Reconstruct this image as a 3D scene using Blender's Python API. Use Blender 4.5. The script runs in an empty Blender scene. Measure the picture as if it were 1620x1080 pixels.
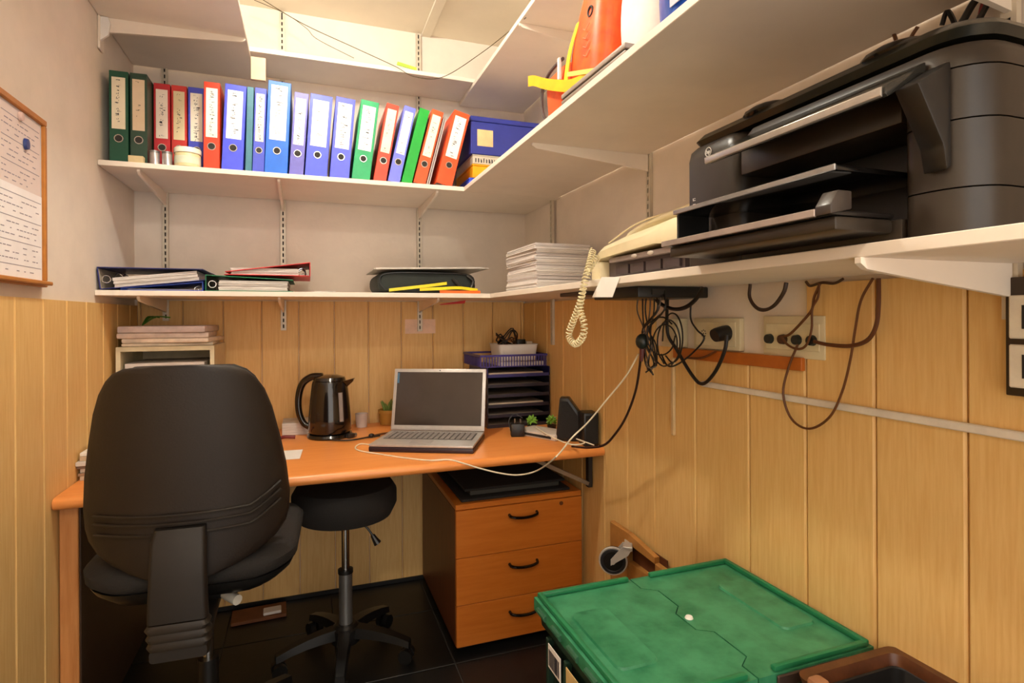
import bpy, bmesh, math, random
from mathutils import Vector, Matrix, Euler
random.seed(7)
S = bpy.context.scene
COL = S.collection
# ------------------------------------------------------------------ camera
F_PX, CY_PX, YAW, ROLL, CAM_H = 896.72, 501.34, math.radians(19.8585), math.radians(-0.3067), 1.243
cam = bpy.data.cameras.new('camera')
cam.sensor_width = 36.0
cam.lens = F_PX / 1620 * 36
cam.shift_y = -(540 - CY_PX) / 1620
cam.clip_start = 0.02
co = bpy.data.objects.new('camera', cam)
COL.objects.link(co)
fw = Vector((math.sin(YAW), math.cos(YAW), 0)); r0 = Vector((math.cos(YAW), -math.sin(YAW), 0)); up0 = Vector((0, 0, 1))
RT = r0 * math.cos(ROLL) + up0 * math.sin(ROLL)
UP = -r0 * math.sin(ROLL) + up0 * math.cos(ROLL)
m = Matrix((RT, UP, -fw)).transposed().to_4x4()
m.translation = Vector((0, 0, CAM_H))
co.matrix_world = m
S.camera = co
# ------------------------------------------------------------------ world, light, exposure
w = bpy.data.worlds.new('world'); S.world = w; w.use_nodes = True
w.node_tree.nodes['Background'].inputs[0].default_value = (1, 0.92, 0.83, 1)
w.node_tree.nodes['Background'].inputs[1].default_value = 1.5
S.view_settings.view_transform = 'Standard'
S.view_settings.look = 'None'
S.view_settings.exposure = 0.82
S.view_settings.gamma = 1.0
S.view_settings.use_curve_mapping = False

# two bare warm bulbs hang under the ceiling, the second one added for fill light (their meshes, built with the room below, give the light)
LAMP, LAMP_W, LAMP_C = (-0.03, 1.52, 2.60), 24, (1, 0.97, 0.87)
FILL_LAMP, FILL_LAMP_W, FILL_LAMP_C = (0.20, -0.35, 2.60), 18, (1, 0.93, 0.82)

# ------------------------------------------------------------------ helpers
def at(px, py, X=None, Y=None, Z=None):
    """world point on a wall / shelf / desk plane seen at a photo position"""
    v = fw + RT * ((px - 810) / F_PX) + UP * ((CY_PX - py) / F_PX)
    c = Vector((0, 0, CAM_H))
    t = (X - c.x) / v.x if X is not None else (Y - c.y) / v.y if Y is not None else (Z - c.z) / v.z
    return c + v * t

def lin(h):
    if isinstance(h, str):
        h = h.lstrip('#'); h = [int(h[i:i + 2], 16) / 255 for i in (0, 2, 4)]
    return tuple(c / 12.92 if c <= 0.04045 else ((c + 0.055) / 1.055) ** 2.4 for c in h) + (1,)

def mat(name, hexc, rough=0.5, metal=0.0, var=0.06, scale=18, bump=0.0, stretch=(1, 1, 1), hex2=None, emis=0, spec=0.5, coat=0, trans=0, bscale=None):
    mt = bpy.data.materials.new(name); mt.use_nodes = True
    nt = mt.node_tree; bs = nt.nodes['Principled BSDF']
    tc = nt.nodes.new('ShaderNodeTexCoord'); oi = nt.nodes.new('ShaderNodeObjectInfo')
    ad = nt.nodes.new('ShaderNodeVectorMath'); ad.operation = 'MULTIPLY_ADD'
    ad.inputs[1].default_value = stretch
    cb = nt.nodes.new('ShaderNodeCombineXYZ'); mu = nt.nodes.new('ShaderNodeMath'); mu.operation = 'MULTIPLY'; mu.inputs[1].default_value = 37.0
    nt.links.new(oi.outputs['Random'], mu.inputs[0])
    for i in range(3): nt.links.new(mu.outputs[0], cb.inputs[i])
    nt.links.new(tc.outputs['Object'], ad.inputs[0]); nt.links.new(cb.outputs[0], ad.inputs[2])
    nz = nt.nodes.new('ShaderNodeTexNoise'); nz.inputs['Scale'].default_value = scale; nz.inputs['Detail'].default_value = 6; nz.inputs['Roughness'].default_value = 0.6
    nt.links.new(ad.outputs[0], nz.inputs['Vector'])
    rp = nt.nodes.new('ShaderNodeValToRGB')
    c = lin(hexc)
    if hex2: a, b = lin(hex2), c
    else:
        a = tuple(max(0, x * (1 - var * 2)) for x in c[:3]) + (1,); b = tuple(min(1, x * (1 + var)) for x in c[:3]) + (1,)
    rp.color_ramp.elements[0].position = 0.32; rp.color_ramp.elements[1].position = 0.62
    rp.color_ramp.elements[0].color = a; rp.color_ramp.elements[1].color = b
    nt.links.new(nz.outputs['Fac'], rp.inputs[0]); nt.links.new(rp.outputs[0], bs.inputs['Base Color'])
    bs.inputs['Roughness'].default_value = rough; bs.inputs['Metallic'].default_value = metal
    bs.inputs['Specular IOR Level'].default_value = spec
    bs.inputs['Coat Weight'].default_value = coat
    bs.inputs['Transmission Weight'].default_value = trans
    if emis:
        bs.inputs['Emission Color'].default_value = c; bs.inputs['Emission Strength'].default_value = emis
    if bump:
        bp = nt.nodes.new('ShaderNodeBump'); bp.inputs['Strength'].default_value = bump; bp.inputs['Distance'].default_value = 0.004
        if bscale:
            nb = nt.nodes.new('ShaderNodeTexNoise'); nb.inputs['Scale'].default_value = bscale; nb.inputs['Detail'].default_value = 4
            nt.links.new(ad.outputs[0], nb.inputs['Vector']); nt.links.new(nb.outputs['Fac'], bp.inputs['Height'])
        else:
            nt.links.new(nz.outputs['Fac'], bp.inputs['Height'])
        nt.links.new(bp.outputs[0], bs.inputs['Normal'])
    return mt

_mc = {}
def cm(hexc, rough=0.5, metal=0.0, **k):
    key = (hexc, rough, metal, tuple(sorted(k.items())))
    if key not in _mc: _mc[key] = mat('finish_' + hexc.strip('#'), hexc, rough, metal, **k)
    return _mc[key]

def smooth_path(pts, n=8):
    P = [Vector(p) for p in pts]
    if len(P) < 3: return P
    out = []
    for i in range(len(P) - 1):
        a = P[i - 1] if i else P[0] * 2 - P[1]; b = P[i]; c = P[i + 1]; d = P[i + 2] if i + 2 < len(P) else P[-1] * 2 - P[-2]
        for k in range(n):
            t = k / n
            out.append(0.5 * ((2 * b) + (c - a) * t + (2 * a - 5 * b + 4 * c - d) * t * t + (3 * b - a - 3 * c + d) * t ** 3))
    out.append(P[-1])
    return out

class G:
    """collects shapes into one mesh"""
    def __init__(s): s.bm = bmesh.new(); s.mx = Matrix.Identity(4)
    def add(s, verts, faces):
        vs = [s.bm.verts.new(s.mx @ Vector(v)) for v in verts]
        for f in faces:
            try: s.bm.faces.new([vs[i] for i in f])
            except ValueError: pass
        return s
    def box(s, x0, x1, y0, y1, z0, z1, bev=0.0, seg=2):
        b = bmesh.new()
        v = [b.verts.new((x, y, z)) for z in (z0, z1) for x, y in ((x0, y0), (x1, y0), (x1, y1), (x0, y1))]
        for f in ((3, 2, 1, 0), (4, 5, 6, 7), (0, 1, 5, 4), (1, 2, 6, 5), (2, 3, 7, 6), (3, 0, 4, 7)): b.faces.new([v[i] for i in f])
        if bev: bmesh.ops.bevel(b, geom=list(b.edges), offset=bev, segments=seg, profile=0.5, affect='EDGES')
        return s.merge(b)
    def merge(s, b):
        b.verts.index_update()
        s.add([v.co.copy() for v in b.verts], [[v.index for v in f.verts] for f in b.faces]); b.free()
        return s
    def loft(s, rings, cap=True, closed=False):
        n = len(rings[0]); vs = []
        for r in rings: vs += list(r)
        fs = []
        m_ = len(rings)
        for i in range(m_ - (0 if closed else 1)):
            j = (i + 1) % m_
            for k in range(n):
                k2 = (k + 1) % n
                fs.append((i * n + k, i * n + k2, j * n + k2, j * n + k))
        if cap and not closed:
            fs.append(tuple(range(n - 1, -1, -1))); fs.append(tuple((m_ - 1) * n + k for k in range(n)))
        return s.add(vs, fs)
    def tube(s, pts, r, seg=6, smooth=0, cap=True):
        P = smooth_path(pts, smooth) if smooth else [Vector(p) for p in pts]
        rr = r if callable(r) else (lambda t: r)
        rings = []; N = None
        for i, p in enumerate(P):
            t = (P[min(i + 1, len(P) - 1)] - P[max(i - 1, 0)])
            t = t.normalized() if t.length > 1e-9 else Vector((0, 0, 1))
            if N is None: N = t.orthogonal().normalized()
            else:
                N = N - t * N.dot(t)
                N = N.normalized() if N.length > 1e-6 else t.orthogonal().normalized()
            Bn = t.cross(N); q = rr(i / max(1, len(P) - 1))
            rings.append([p + (N * math.cos(2 * math.pi * k / seg) + Bn * math.sin(2 * math.pi * k / seg)) * q for k in range(seg)])
        return s.loft(rings, cap)
    def cyl(s, p0, p1, r, r1=None, seg=20):
        r1 = r if r1 is None else r1
        return s.tube([p0, p1], lambda t: r + (r1 - r) * t, seg)
    def lathe(s, prof, c=(0, 0, 0), seg=28, sx=1, sy=1):
        c = Vector(c)
        rings = [[c + Vector((max(r, 1e-4) * sx * math.cos(2 * math.pi * k / seg), max(r, 1e-4) * sy * math.sin(2 * math.pi * k / seg), z)) for k in range(seg)] for r, z in prof]
        return s.loft(rings)
    def ball(s, c, rx, ry=None, rz=None, seg=14, rings=8):
        ry = ry or rx; rz = rz or rx
        pr = [(math.sin(math.pi * i / rings), -math.cos(math.pi * i / rings)) for i in range(rings + 1)]
        c = Vector(c)
        return s.loft([[c + Vector((max(q, 1e-3) * rx * math.cos(2 * math.pi * k / seg), max(q, 1e-3) * ry * math.sin(2 * math.pi * k / seg), z * rz)) for k in range(seg)] for q, z in pr])
    def prism(s, poly, axis, a, b, bev=0.0):
        """poly of 2-D points; axis 'x': (y,z), 'y': (x,z), 'z': (x,y)"""
        f = {'x': lambda p, t: (t, p[0], p[1]), 'y': lambda p, t: (p[0], t, p[1]), 'z': lambda p, t: (p[0], p[1], t)}[axis]
        n = len(poly); bmm = bmesh.new()
        v0 = [bmm.verts.new(f(p, a)) for p in poly]; v1 = [bmm.verts.new(f(p, b)) for p in poly]
        bmm.faces.new(v0); bmm.faces.new(v1[::-1])
        for i in range(n): bmm.faces.new((v0[i], v0[(i + 1) % n], v1[(i + 1) % n], v1[i]))
        bmesh.ops.recalc_face_normals(bmm, faces=bmm.faces)
        if bev: bmesh.ops.bevel(bmm, geom=list(bmm.edges), offset=bev, segments=2, profile=0.5, affect='EDGES')
        return s.merge(bmm)
    def torus(s, c, R, r, axis='y', seg=20, sg=6):
        rings = []
        for i in range(seg):
            a = 2 * math.pi * i / seg; ring = []
            for k in range(sg):
                b_ = 2 * math.pi * k / sg; q = R + r * math.cos(b_); h = r * math.sin(b_)
                u, v = q * math.cos(a), q * math.sin(a)
                ring.append(Vector(c) + Vector({'y': (u, h, v), 'x': (h, u, v), 'z': (u, v, h)}[axis]))
            rings.append(ring)
        return s.loft(rings, closed=True)
    def build(s, name, mt, parent=None, smooth=35, **tags):
        bmesh.ops.recalc_face_normals(s.bm, faces=s.bm.faces)
        me = bpy.data.meshes.new(name); s.bm.to_mesh(me); s.bm.free()
        if smooth:
            me.polygons.foreach_set('use_smooth', [True] * len(me.polygons)); me.set_sharp_from_angle(angle=math.radians(smooth))
        me.materials.append(mt)
        return link(name, me, parent, **tags)

def link(name, me, parent=None, label=None, cat=None, group=None, kind=None, loc=None, rot=None):
    o = bpy.data.objects.new(name, me); COL.objects.link(o)
    if parent: o.parent = parent
    if label: o['label'] = label
    if cat: o['category'] = cat
    if group: o['group'] = group
    if kind: o['kind'] = kind
    if loc is not None: o.location = loc
    if rot is not None: o.rotation_euler = rot
    return o
def thing(name, label, cat, loc=(0, 0, 0), rot=(0, 0, 0), group=None):
    return link(name, None, None, label, cat, group, None, loc, rot)
def text_mesh(txt, size, depth=0.0004):
    cu = bpy.data.curves.new('lettering', 'FONT'); cu.body = txt; cu.size = size; cu.extrude = depth; cu.align_x = 'CENTER'; cu.align_y = 'CENTER'
    o = bpy.data.objects.new('lettering', cu); COL.objects.link(o)
    dg = bpy.context.evaluated_depsgraph_get(); me = bpy.data.meshes.new_from_object(o.evaluated_get(dg))
    bpy.data.objects.remove(o); bpy.data.curves.remove(cu)
    return me

# ------------------------------------------------------------------ dimensions
XL, XR, YB, YF, ZC = -0.6625, 1.0477, 2.70, -1.0, 2.60
ZP = 1.297                                   # top of the wooden wall panelling
ZB1, ZB2, T = 1.340, 1.781, 0.018            # tops of the shelf levels
ZD = 0.758                                   # desk top

# ------------------------------------------------------------------ materials
M_plaster = mat('plaster', '#e6d9ca', 0.9, var=0.03, scale=6, bump=0.15, bscale=60)
M_ceiling = mat('ceiling_paint', '#ece2cf', 0.9, var=0.02, scale=5)
M_plank = mat('panel_wood', '#e8c07c', 0.55, scale=16, stretch=(9, 9, 0.55), hex2='#deb06a', bump=0.05)
M_groove = mat('groove', '#8a5a24', 0.8)
M_tile = mat('slate_tile', '#131313', 0.42, scale=9, hex2='#0a0a0a', bump=0.25)
M_grout = mat('grout', '#3c3a36', 0.9, scale=30)
M_shelf = mat('shelf_laminate', '#ecdfcf', 0.55, var=0.025, scale=5)
M_track = mat('track_enamel', '#cfc4b0', 0.4, 0.2, scale=10)
M_slot = mat('slot_dark', '#2a2520', 0.8)
M_desk = mat('desk_beech', '#e8954e', 0.32, scale=10, stretch=(0.5, 8, 8), hex2='#e08a42')
M_ped = mat('pedestal_wood', '#c47226', 0.38, scale=9, stretch=(0.6, 6, 6), hex2='#b8651a')
M_blackpl = mat('black_plastic', '#141312', 0.38, scale=30)
M_printer = mat('printer_black', '#2c241c', 0.35, scale=30)
M_gloss = mat('gloss_black', '#0d0b0a', 0.12, scale=20)
M_chrome = mat('chrome', '#d8d8d8', 0.15, 1.0, scale=10)
M_metal = mat('grey_metal', '#8d8d8c', 0.35, 0.8, scale=10)
M_paper = mat('white_paper', '#efe9e2', 0.85, var=0.02, scale=12)
M_paperstack = mat('paper_edges', '#ddd4cc', 0.9, scale=40, stretch=(0.4, 0.4, 14), hex2='#b5aaa2')
M_ink = mat('ink', '#2c2a33', 0.8)
M_cream = mat('cream_plastic', '#e6d7b0', 0.42, var=0.03, scale=10)
M_white = mat('white_plastic', '#ece8e2', 0.45, var=0.02)
M_wireblk = mat('black_cable', '#15100e', 0.5)
M_wirebrn = mat('brown_cable', '#5e3512', 0.5)
M_wirewht = mat('white_cable', '#e8dcc0', 0.5)
M_fabric = mat('black_fabric', '#191614', 0.85, scale=200, bump=0.3)
M_shell = mat('chair_shell', '#1d140d', 0.55, scale=220, bump=0.12)
M_green = mat('crate_green', '#1f7a4e', 0.42, scale=7, hex2='#196a42', bump=0.06)
M_leaf = mat('leaf', '#6f9a2c', 0.5, scale=30)

# ================================================================== ROOM
fl = G().box(XL - 0.1, XR + 0.1, YF - 0.1, YB + 0.1, -0.06, -0.004).build('floor', M_grout, kind='structure')
tile = None
TS = 0.40
gx = 0.494
nx0 = -4; 
tiles = []
for i in range(-3, 3):
    for j in range(-8, 3):
        x0 = max(XL, gx + i * TS) + 0.002; x1 = min(XR, gx + (i + 1) * TS) - 0.002
        y0 = max(YF, 1.985 + j * TS) + 0.002; y1 = min(YB, 1.985 + (j + 1) * TS) - 0.002
        if x1 - x0 < 0.02 or y1 - y0 < 0.02: continue
        full = abs(x1 - x0 - TS + 0.004) < 1e-3 and abs(y1 - y0 - TS + 0.004) < 1e-3
        cx, cy = (x0 + x1) / 2, (y0 + y1) / 2
        if full and tile: o = link('tile', tile, fl)
        else:
            o = G().box(x0 - cx, x1 - cx, y0 - cy, y1 - cy, -0.004, 0.0, 0.0012, 1).build('tile', M_tile, fl)
            if full: tile = o.data
        o.location = (cx, cy, 0)
G().box(XL - 0.1, XR + 0.1, YF - 0.1, YB + 0.1, ZC, ZC + 0.06).build('ceiling', M_ceiling, kind='structure')
wb = G().box(XL - 0.1, XR + 0.1, YB, YB + 0.1, -0.06, ZC + 0.06).build('wall_back', M_plaster, kind='structure')
wl = G().box(XL - 0.1, XL, YF, YB, -0.06, ZC + 0.06).build('wall_left', M_plaster, kind='structure')
wr = G().box(XR, XR + 0.1, YF, YB, -0.06, ZC + 0.06).build('wall_right', M_plaster, kind='structure')
# front wall left out so the even world light fills the room from behind
# groove-jointed panelling: every plank is a board of its own (shared meshes)
PT = 0.010
def plank_mesh(w, h, along):
    g = G(); q = 0.004; hw = w / 2 - 0.0012
    prof = [(-hw, 0), (-hw, PT - q), (-hw + q, PT), (hw - q, PT), (hw, PT - q), (hw, 0)]
    if along == 'x': g.prism([(a, -b) for a, b in prof], 'z', 0, h)        # back wall, faces -Y
    elif along == 'yl': g.prism([(b, a) for a, b in prof], 'z', 0, h)      # left wall, faces +X
    else: g.prism([(-b, a) for a, b in prof], 'z', 0, h)                   # right wall, faces -X
    o = g.build('plank', M_plank, None, 25); me = o.data; bpy.data.objects.remove(o)
    return me
ZPB = 1.318
pm = plank_mesh(0.151, ZPB, 'x')
x = -0.489 - 0.151 / 2 - 0.151
k = 0
while x - 0.0755 < XR - PT:
    xa, xb = max(XL + PT, x - 0.0755), min(XR - PT, x + 0.0755)
    if xb - xa > 0.004:
        me = pm if xb - xa > 0.15 else plank_mesh(xb - xa, ZPB, 'x')
        link('plank', me, wb, loc=((xa + xb) / 2, YB, 0))
    x += 0.151
pl = plank_mesh(0.155, ZP, 'yl')
y = 2.284 + 0.0775 + 0.155 * 2
while y > YF + 0.1:
    ya, yb = y - 0.0775, min(YB, y + 0.0775)
    if yb - ya > 0.02:
        link('plank', pl if yb - ya > 0.15 else plank_mesh(yb - ya, ZP, 'yl'), wl, loc=(XL, (ya + yb) / 2, 0))
    y -= 0.155
edges = [YB, 2.55, 2.40, 2.226, 2.05, 1.868, 1.705, 1.543, 1.341, 1.133, 0.961, 0.798, 0.635, 0.47, 0.31, 0.15, -0.01, -0.17, -0.33, -0.49, -0.65, -0.81, YF]
PATCH0, PATCH1, PATCHZ = 0.961, 1.543, 1.150
for a, b in zip(edges[:-1], edges[1:]):
    top = PATCHZ if (b >= PATCH0 - 1e-3 and a <= PATCH1 + 1e-3) else 1.312
    link('plank', plank_mesh(a - b, top, 'yr'), wr, loc=(XR, (a + b) / 2, 0))
# dark strip where the panelling meets the floor at the back
G().box(XL + 0.012, XR - 0.012, YB - 0.018, YB - 0.0105, 0.0005, 0.018, 0.001, 1).build('baseboard_back', M_blackpl, kind='structure')
# ceiling battens seen above the bright shelf
G().box(0.520, 0.565, 1.2, YB - 0.001, ZC - 0.010, ZC - 0.0005, 0.002, 1).build('trim_1', M_ceiling, kind='structure')
# ceiling lamps (the room's own bulb and an added fill bulb, above the frame)
def ceiling_lamp(p, watts, col, label):
    t = thing('ceiling_lamp', label, 'lamp', p, group='bare bulb ceiling lamps')
    G().lathe([(0.001, 0), (0.05, 0), (0.05, -0.012), (0.02, -0.016), (0.02, -0.022), (0.001, -0.022)]).build('lamp_holder', M_white, t)
    R = 0.05
    lm = bpy.data.materials.new('lit_bulb'); lm.use_nodes = True
    bs = lm.node_tree.nodes['Principled BSDF']; bs.inputs['Base Color'].default_value = (1, 0.9, 0.75, 1)
    bs.inputs['Emission Color'].default_value = col + (1,); bs.inputs['Emission Strength'].default_value = watts / (math.pi * 4 * math.pi * R * R)
    G().ball((0, 0, -0.022 - R), R, seg=20, rings=12).build('bulb', lm, t)
ceiling_lamp(LAMP, LAMP_W, LAMP_C, 'bare warm bulb on the ceiling near the shelves')
ceiling_lamp(FILL_LAMP, FILL_LAMP_W, FILL_LAMP_C, 'added fill bulb on the ceiling behind the camera')

# ================================================================== SHELF TRACKS
def track(wall, c, z0, z1, label):
    t = thing('shelf_track', label, 'shelf track', group='slotted wall tracks')
    g = G(); s_ = G(); W = 0.011; D_ = 0.012
    off = PT if z0 < ZP - 0.01 else 0
    def put(gg, u0, u1, d0, d1, za, zb):
        if wall == 'b': gg.box(c + u0, c + u1, YB - d1, YB - d0, za, zb)
        elif wall == 'r': gg.box(XR - d1, XR - d0, c + u0, c + u1, za, zb)
        else: gg.box(XL + d0, XL + d1, c + u0, c + u1, za, zb)
    put(g, -W, W, 0.0006 + off, 0.004 + off, z0, z1)
    put(g, -W, -W + 0.003, 0.004 + off, D_ + off, z0, z1); put(g, W - 0.003, W, 0.004 + off, D_ + off, z0, z1)
    put(g, -W + 0.003, -0.003, D_ - 0.002 + off, D_ + off, z0, z1); put(g, 0.003, W - 0.003, D_ - 0.002 + off, D_ + off, z0, z1)
    z = z0 + 0.006
    while z < z1 - 0.02:
        put(g, -0.003, 0.003, D_ - 0.002 + off, D_ + off, z - 0.006, z + 0.004)
        z += 0.026
    z = z0 + 0.01
    put(s_, -0.003, 0.003, 0.0041 + off, 0.006 + off, z0 + 0.004, z1 - 0.004)
    g.build('channel', M_track, t, 0); s_.build('slot_back', M_slot, t, 0)
    return t
TB = (-0.548, -0.098, 0.503)
track('b', TB[0], 1.235, ZC - 0.01, 'slotted metal track on the back wall, leftmost of three')
track('b', TB[1], 1.190, ZC - 0.01, 'slotted metal track on the back wall, middle of three')
track('b', TB[2], 1.178, ZC - 0.01, 'slotted metal track on the back wall above the pink patch')
TRR = (2.322, 1.571, 0.565)
track('r', TRR[0], 1.118, ZC - 0.01, 'slotted metal track on the right wall beside the paper stack')
track('r', TRR[1], 1.345, ZC - 0.01, 'slotted metal track on the right wall behind the cream telephone')
track('r', TRR[2], 1.235, ZC - 0.01, 'slotted metal track on the right wall behind the black printer')

# ================================================================== SHELVES
def bracket(g, wall, c, L, ztop, off):
    # tapered pressed arm under a board
    th = 0.0045
    poly = [(0.0, -0.052), (0.05, -0.046), (L * 0.6, -0.030), (L - 0.012, -0.016), (L, -0.008), (L, 0.0), (0.0, 0.0)]
    if wall == 'b': g.prism([(YB - off - u, ztop + v) for u, v in poly], 'x', c - th, c + th)
    elif wall == 'r': g.prism([(XR - off - u, ztop + v) for u, v in poly], 'y', c - th, c + th)
    else: g.prism([(XL + off + u, ztop + v) for u, v in poly], 'y', c - th, c + th)
    return g
def shelf(label, x0, x1, y0, y1, ztop, brs, t=T):
    r = thing('wall_shelf', label, 'shelf', ((x0 + x1) / 2, (y0 + y1) / 2, ztop - t), group='white laminate wall shelves')
    o = G().box(x0, x1, y0, y1, ztop - t, ztop, 0.0012, 1).build('board', M_shelf, r)
    kids = [o]
    for wall, c, L in brs:
        off = 0.0135 + (PT if ztop < 1.5 else 0)
        kids.append(bracket(G(), wall, c, L, ztop - t - 0.0003, off).build('bracket', M_shelf, r))
    for k_ in kids: k_.location = -Vector(r.location)
    return r
# boards sit in front of the plank thickness where the panelling stands
XR1, XR2, XR3, XL3 = 0.7097, 0.6105, 0.7025, -0.2061
YB1, YB2, YB3 = 2.2307, 2.2665, 2.44
e = 0.0015
shelf('long white back shelf holding the open binders and the dark case', XL + e, XR - e, YB1, YB - e - 0.013, ZB1, [('b', c, 0.40) for c in TB])
shelf('long white back shelf holding the row of ring binders', XL + e, XR - e, YB2, YB - e - 0.013, ZB2, [('b', c, 0.40) for c in TB])
shelf('white right-hand shelf carrying the black printer', XR1, XR - e - 0.013, YF + 0.4, YB1 - 0.001, ZB1, [('r', 0.565, 0.32)])
shelf('white right-hand shelf carrying the orange bag', XR2, XR - e - 0.013, YF + 0.4, YB2 - 0.001, ZB2, [('r', c, 0.40) for c in (1.571, 0.565)] )
shelf('highest white shelf on the right wall', XR3, XR - e - 0.013, YF + 0.4, YB - e - 0.013, 2.292, [('r', c, 0.33) for c in (1.86, 0.565)])
shelf('highest white shelf on the left wall', XL + e, XL3, 0.2, YB - e - 0.013, 2.292, [('l', 2.295, 0.44), ('l', 0.9, 0.44)])
shelf('brightly lit white top board laid across between side shelves', -0.222, 0.80, YB3, YB - e - 0.013, 2.292 + T + 0.0005, [])
# little L-bracket corner fitting at the left wall
t = thing('bracket_mount', 'white bracket fitting on the left wall under the highest shelf', 'bracket', (XL, 2.295, 2.16))
G().box(0.0006, 0.008, -0.022, 0.022, 0.0, 0.112, 0.002, 1).build('wall_plate', M_shelf, t)
G().prism([(0.008, 0.03), (0.03, 0.05), (0.036, 0.09), (0.03, 0.11), (0.008, 0.11)], 'y', -0.016, -0.006).build('gusset', M_white, t)
# wooden hanger block at the left end of the top board
G().box(-0.204, -0.150, YB3 + 0.002, YB3 + 0.020, 2.184, 2.2735, 0.001, 1).build('hanger_block', cm('#ecc9a4', 0.6), label='pale wooden block hanging under left end of the lit board', cat='wood block')

# ================================================================== RING BINDERS
M_clip = mat('ring_nickel', '#cfcac2', 0.25, 0.9)
def writing(g, w, z0, z1, y, rnd, dens=1.0, cx=0.0, cols=1):
    z = z1 - 0.008
    while z > z0 + 0.008:
        hgt = rnd.uniform(0.004, 0.009)
        if rnd.random() < 0.82 * dens:
            for q in range(rnd.choice((2, 3))):
                a = cx + rnd.uniform(-w * 0.26, w * 0.05); b = a + rnd.uniform(0.3, 0.6) * w * 0.5
                zz = z - rnd.uniform(0, hgt); th = rnd.uniform(0.0011, 0.0019)
                if rnd.random() < 0.5: g.add([(a, y, zz), (b, y, zz + rnd.uniform(-.003, .003)), (b, y, zz + th), (a, y, zz + th)], [(0, 1, 2, 3)])
                else: g.add([(a, y, zz - hgt * .6), (a + th, y, zz - hgt * .6), (a + th + .001, y, zz), (a + .001, y, zz)], [(0, 1, 2, 3)])
        z -= hgt + 0.003
def binder(x0, x1, y, col, lean, label, lab=None, labz=(0.118, 0.292), H=0.318, dens=1.0, ring=True, zb=ZB2 + 0.0005, rnd=None, labcol='#eee6da', labw=0.72):
    rnd = random.Random(int((x0 + 5) * 1000))
    w = (x1 - x0) * math.cos(math.radians(lean)); DPT = 0.285
    t = thing('ring_binder', label, 'binder', (x1, y, zb), (0, math.radians(lean), 0), 'ring binders on the upper shelf')
    cmx = cm(col, 0.42, scale=40, var=0.04)
    c = 0.0028
    g = G()
    g.box(-w, 0, 0, c, 0, H, 0.0011, 1)                    # spine
    g.box(-w, -w + c, c, DPT, 0, H, 0.0008, 1); g.box(-c, 0, c, DPT, 0, H, 0.0008, 1)
    g.build('cover', cmx, t)
    if w > 0.03: G().box(-w + c + 0.002, -c - 0.006, 0.05, DPT - 0.012, 0.004, 0.302).build('paper_block', M_paperstack, t)
    if lab:
        lw = w * labw; a = -w / 2 - lw / 2
        lo = G().box(a, a + lw, -0.0009, -0.0001, labz[0], labz[1]).build('spine_label', cm(labcol, 0.75, var=0.02), t)
        g = G(); writing(g, lw, labz[0], labz[1], -0.0013, rnd, dens, -w / 2)
        if len(g.bm.faces): g.build('handwriting', M_ink, lo, 0, kind='stuff')
    if ring:
        rr = min(0.0125, w * 0.27)
        G().torus((-w / 2, -0.0002, 0.085), rr, 0.0022).build('finger_ring', M_clip, t)
        G().cyl((-w / 2, -0.0008, 0.085), (-w / 2, 0.002, 0.085), rr - 0.001, seg=16).build('finger_hole', M_slot, t)
    g = G()
    return t
Y0 = 2.300; Y1 = 2.372
NB = [
 (-0.637, -0.581, Y0, '#0c4a33', 0, 'dark green binder standing at the far left of the row', '#e8dcc0', 1.0),
 (-0.575, -0.524, Y0, '#24402f', 0, 'dark grey-green binder with long beige label, second from the left', '#d8c0a0', 0.5),
 (-0.520, -0.468, Y1, '#b81f26', 0, 'deep red binder behind the two small tins', '#e9d8c6', 1.0),
 (-0.464, -0.414, Y1, '#bd2a20', 0, 'red binder with a beige-green label behind the cream jar', '#d6c49a', 0.7),
 (-0.410, -0.355, Y1, '#3a43b4', 0, 'blue binder between red binders, behind the cream jar', '#e6dcc6', 1.0),
 (-0.350, -0.298, Y0, '#e33a12', 0.6, 'orange-red binder right of the cream jar', '#f0ead8', 1.0),
 (-0.292, -0.221, Y0, '#4550da', 2.6, 'wide blue binder with large white label, beside the teal slim folder', '#f4f2ee', 1.0),
 (-0.213, -0.191, Y0, '#3d7587', 1.6, 'slim teal folder squeezed between two blue binders', None, 0),
 (-0.189, -0.149, Y0, '#434fc0', 2.0, 'narrow blue binder with pinkish label under the wooden block', '#f0dcd0', 1.0),
 (-0.147, -0.068, Y0 - 0.012, '#0a64d0', 2.6, 'light blue binder, the tallest of the row', '#f4f2ee', 0.8),
 (-0.063, -0.012, Y0, '#6661b6', 4.0, 'narrow purple binder right of the light blue one', '#f0ecea', 0.5),
 (-0.007, 0.074, Y0, '#4756d2', 4.2, 'wide blue binder with nearly blank white label', '#f4f2ea', 0.3),
 (0.083, 0.156, Y0, '#5059d4', 4.8, 'blue binder just left of the wide green binder', '#f2f0ec', 0.9),
 (0.165, 0.235, Y0, '#1c9a5e', 7.0, 'mid green binder with white lettered label leaning right', '#f4f2ec', 1.0),
 (0.248, 0.298, Y0, '#e2432a', 10.0, 'narrow red binder leaning against the lavender one', '#f2e4c8', 0.5),
 (0.304, 0.352, Y0, '#727ae4', 12.5, 'lavender blue binder leaning between red and bright green', '#eee8f2', 0.6),
 (0.358, 0.400, Y0, '#0f9e30', 14.0, 'bright green binder with plain spine leaning right', None, 0),
 (0.406, 0.456, Y0, '#ee5626', 14.5, 'orange binder leaning beside the bright green binder', '#f2ecd0', 0.5),
 (0.496, 0.566, Y0 - 0.008, '#ef5222', 14.5, 'orange-red binder with sketched label, last before the blue box files', '#efe8e4', 1.0)]
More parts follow.
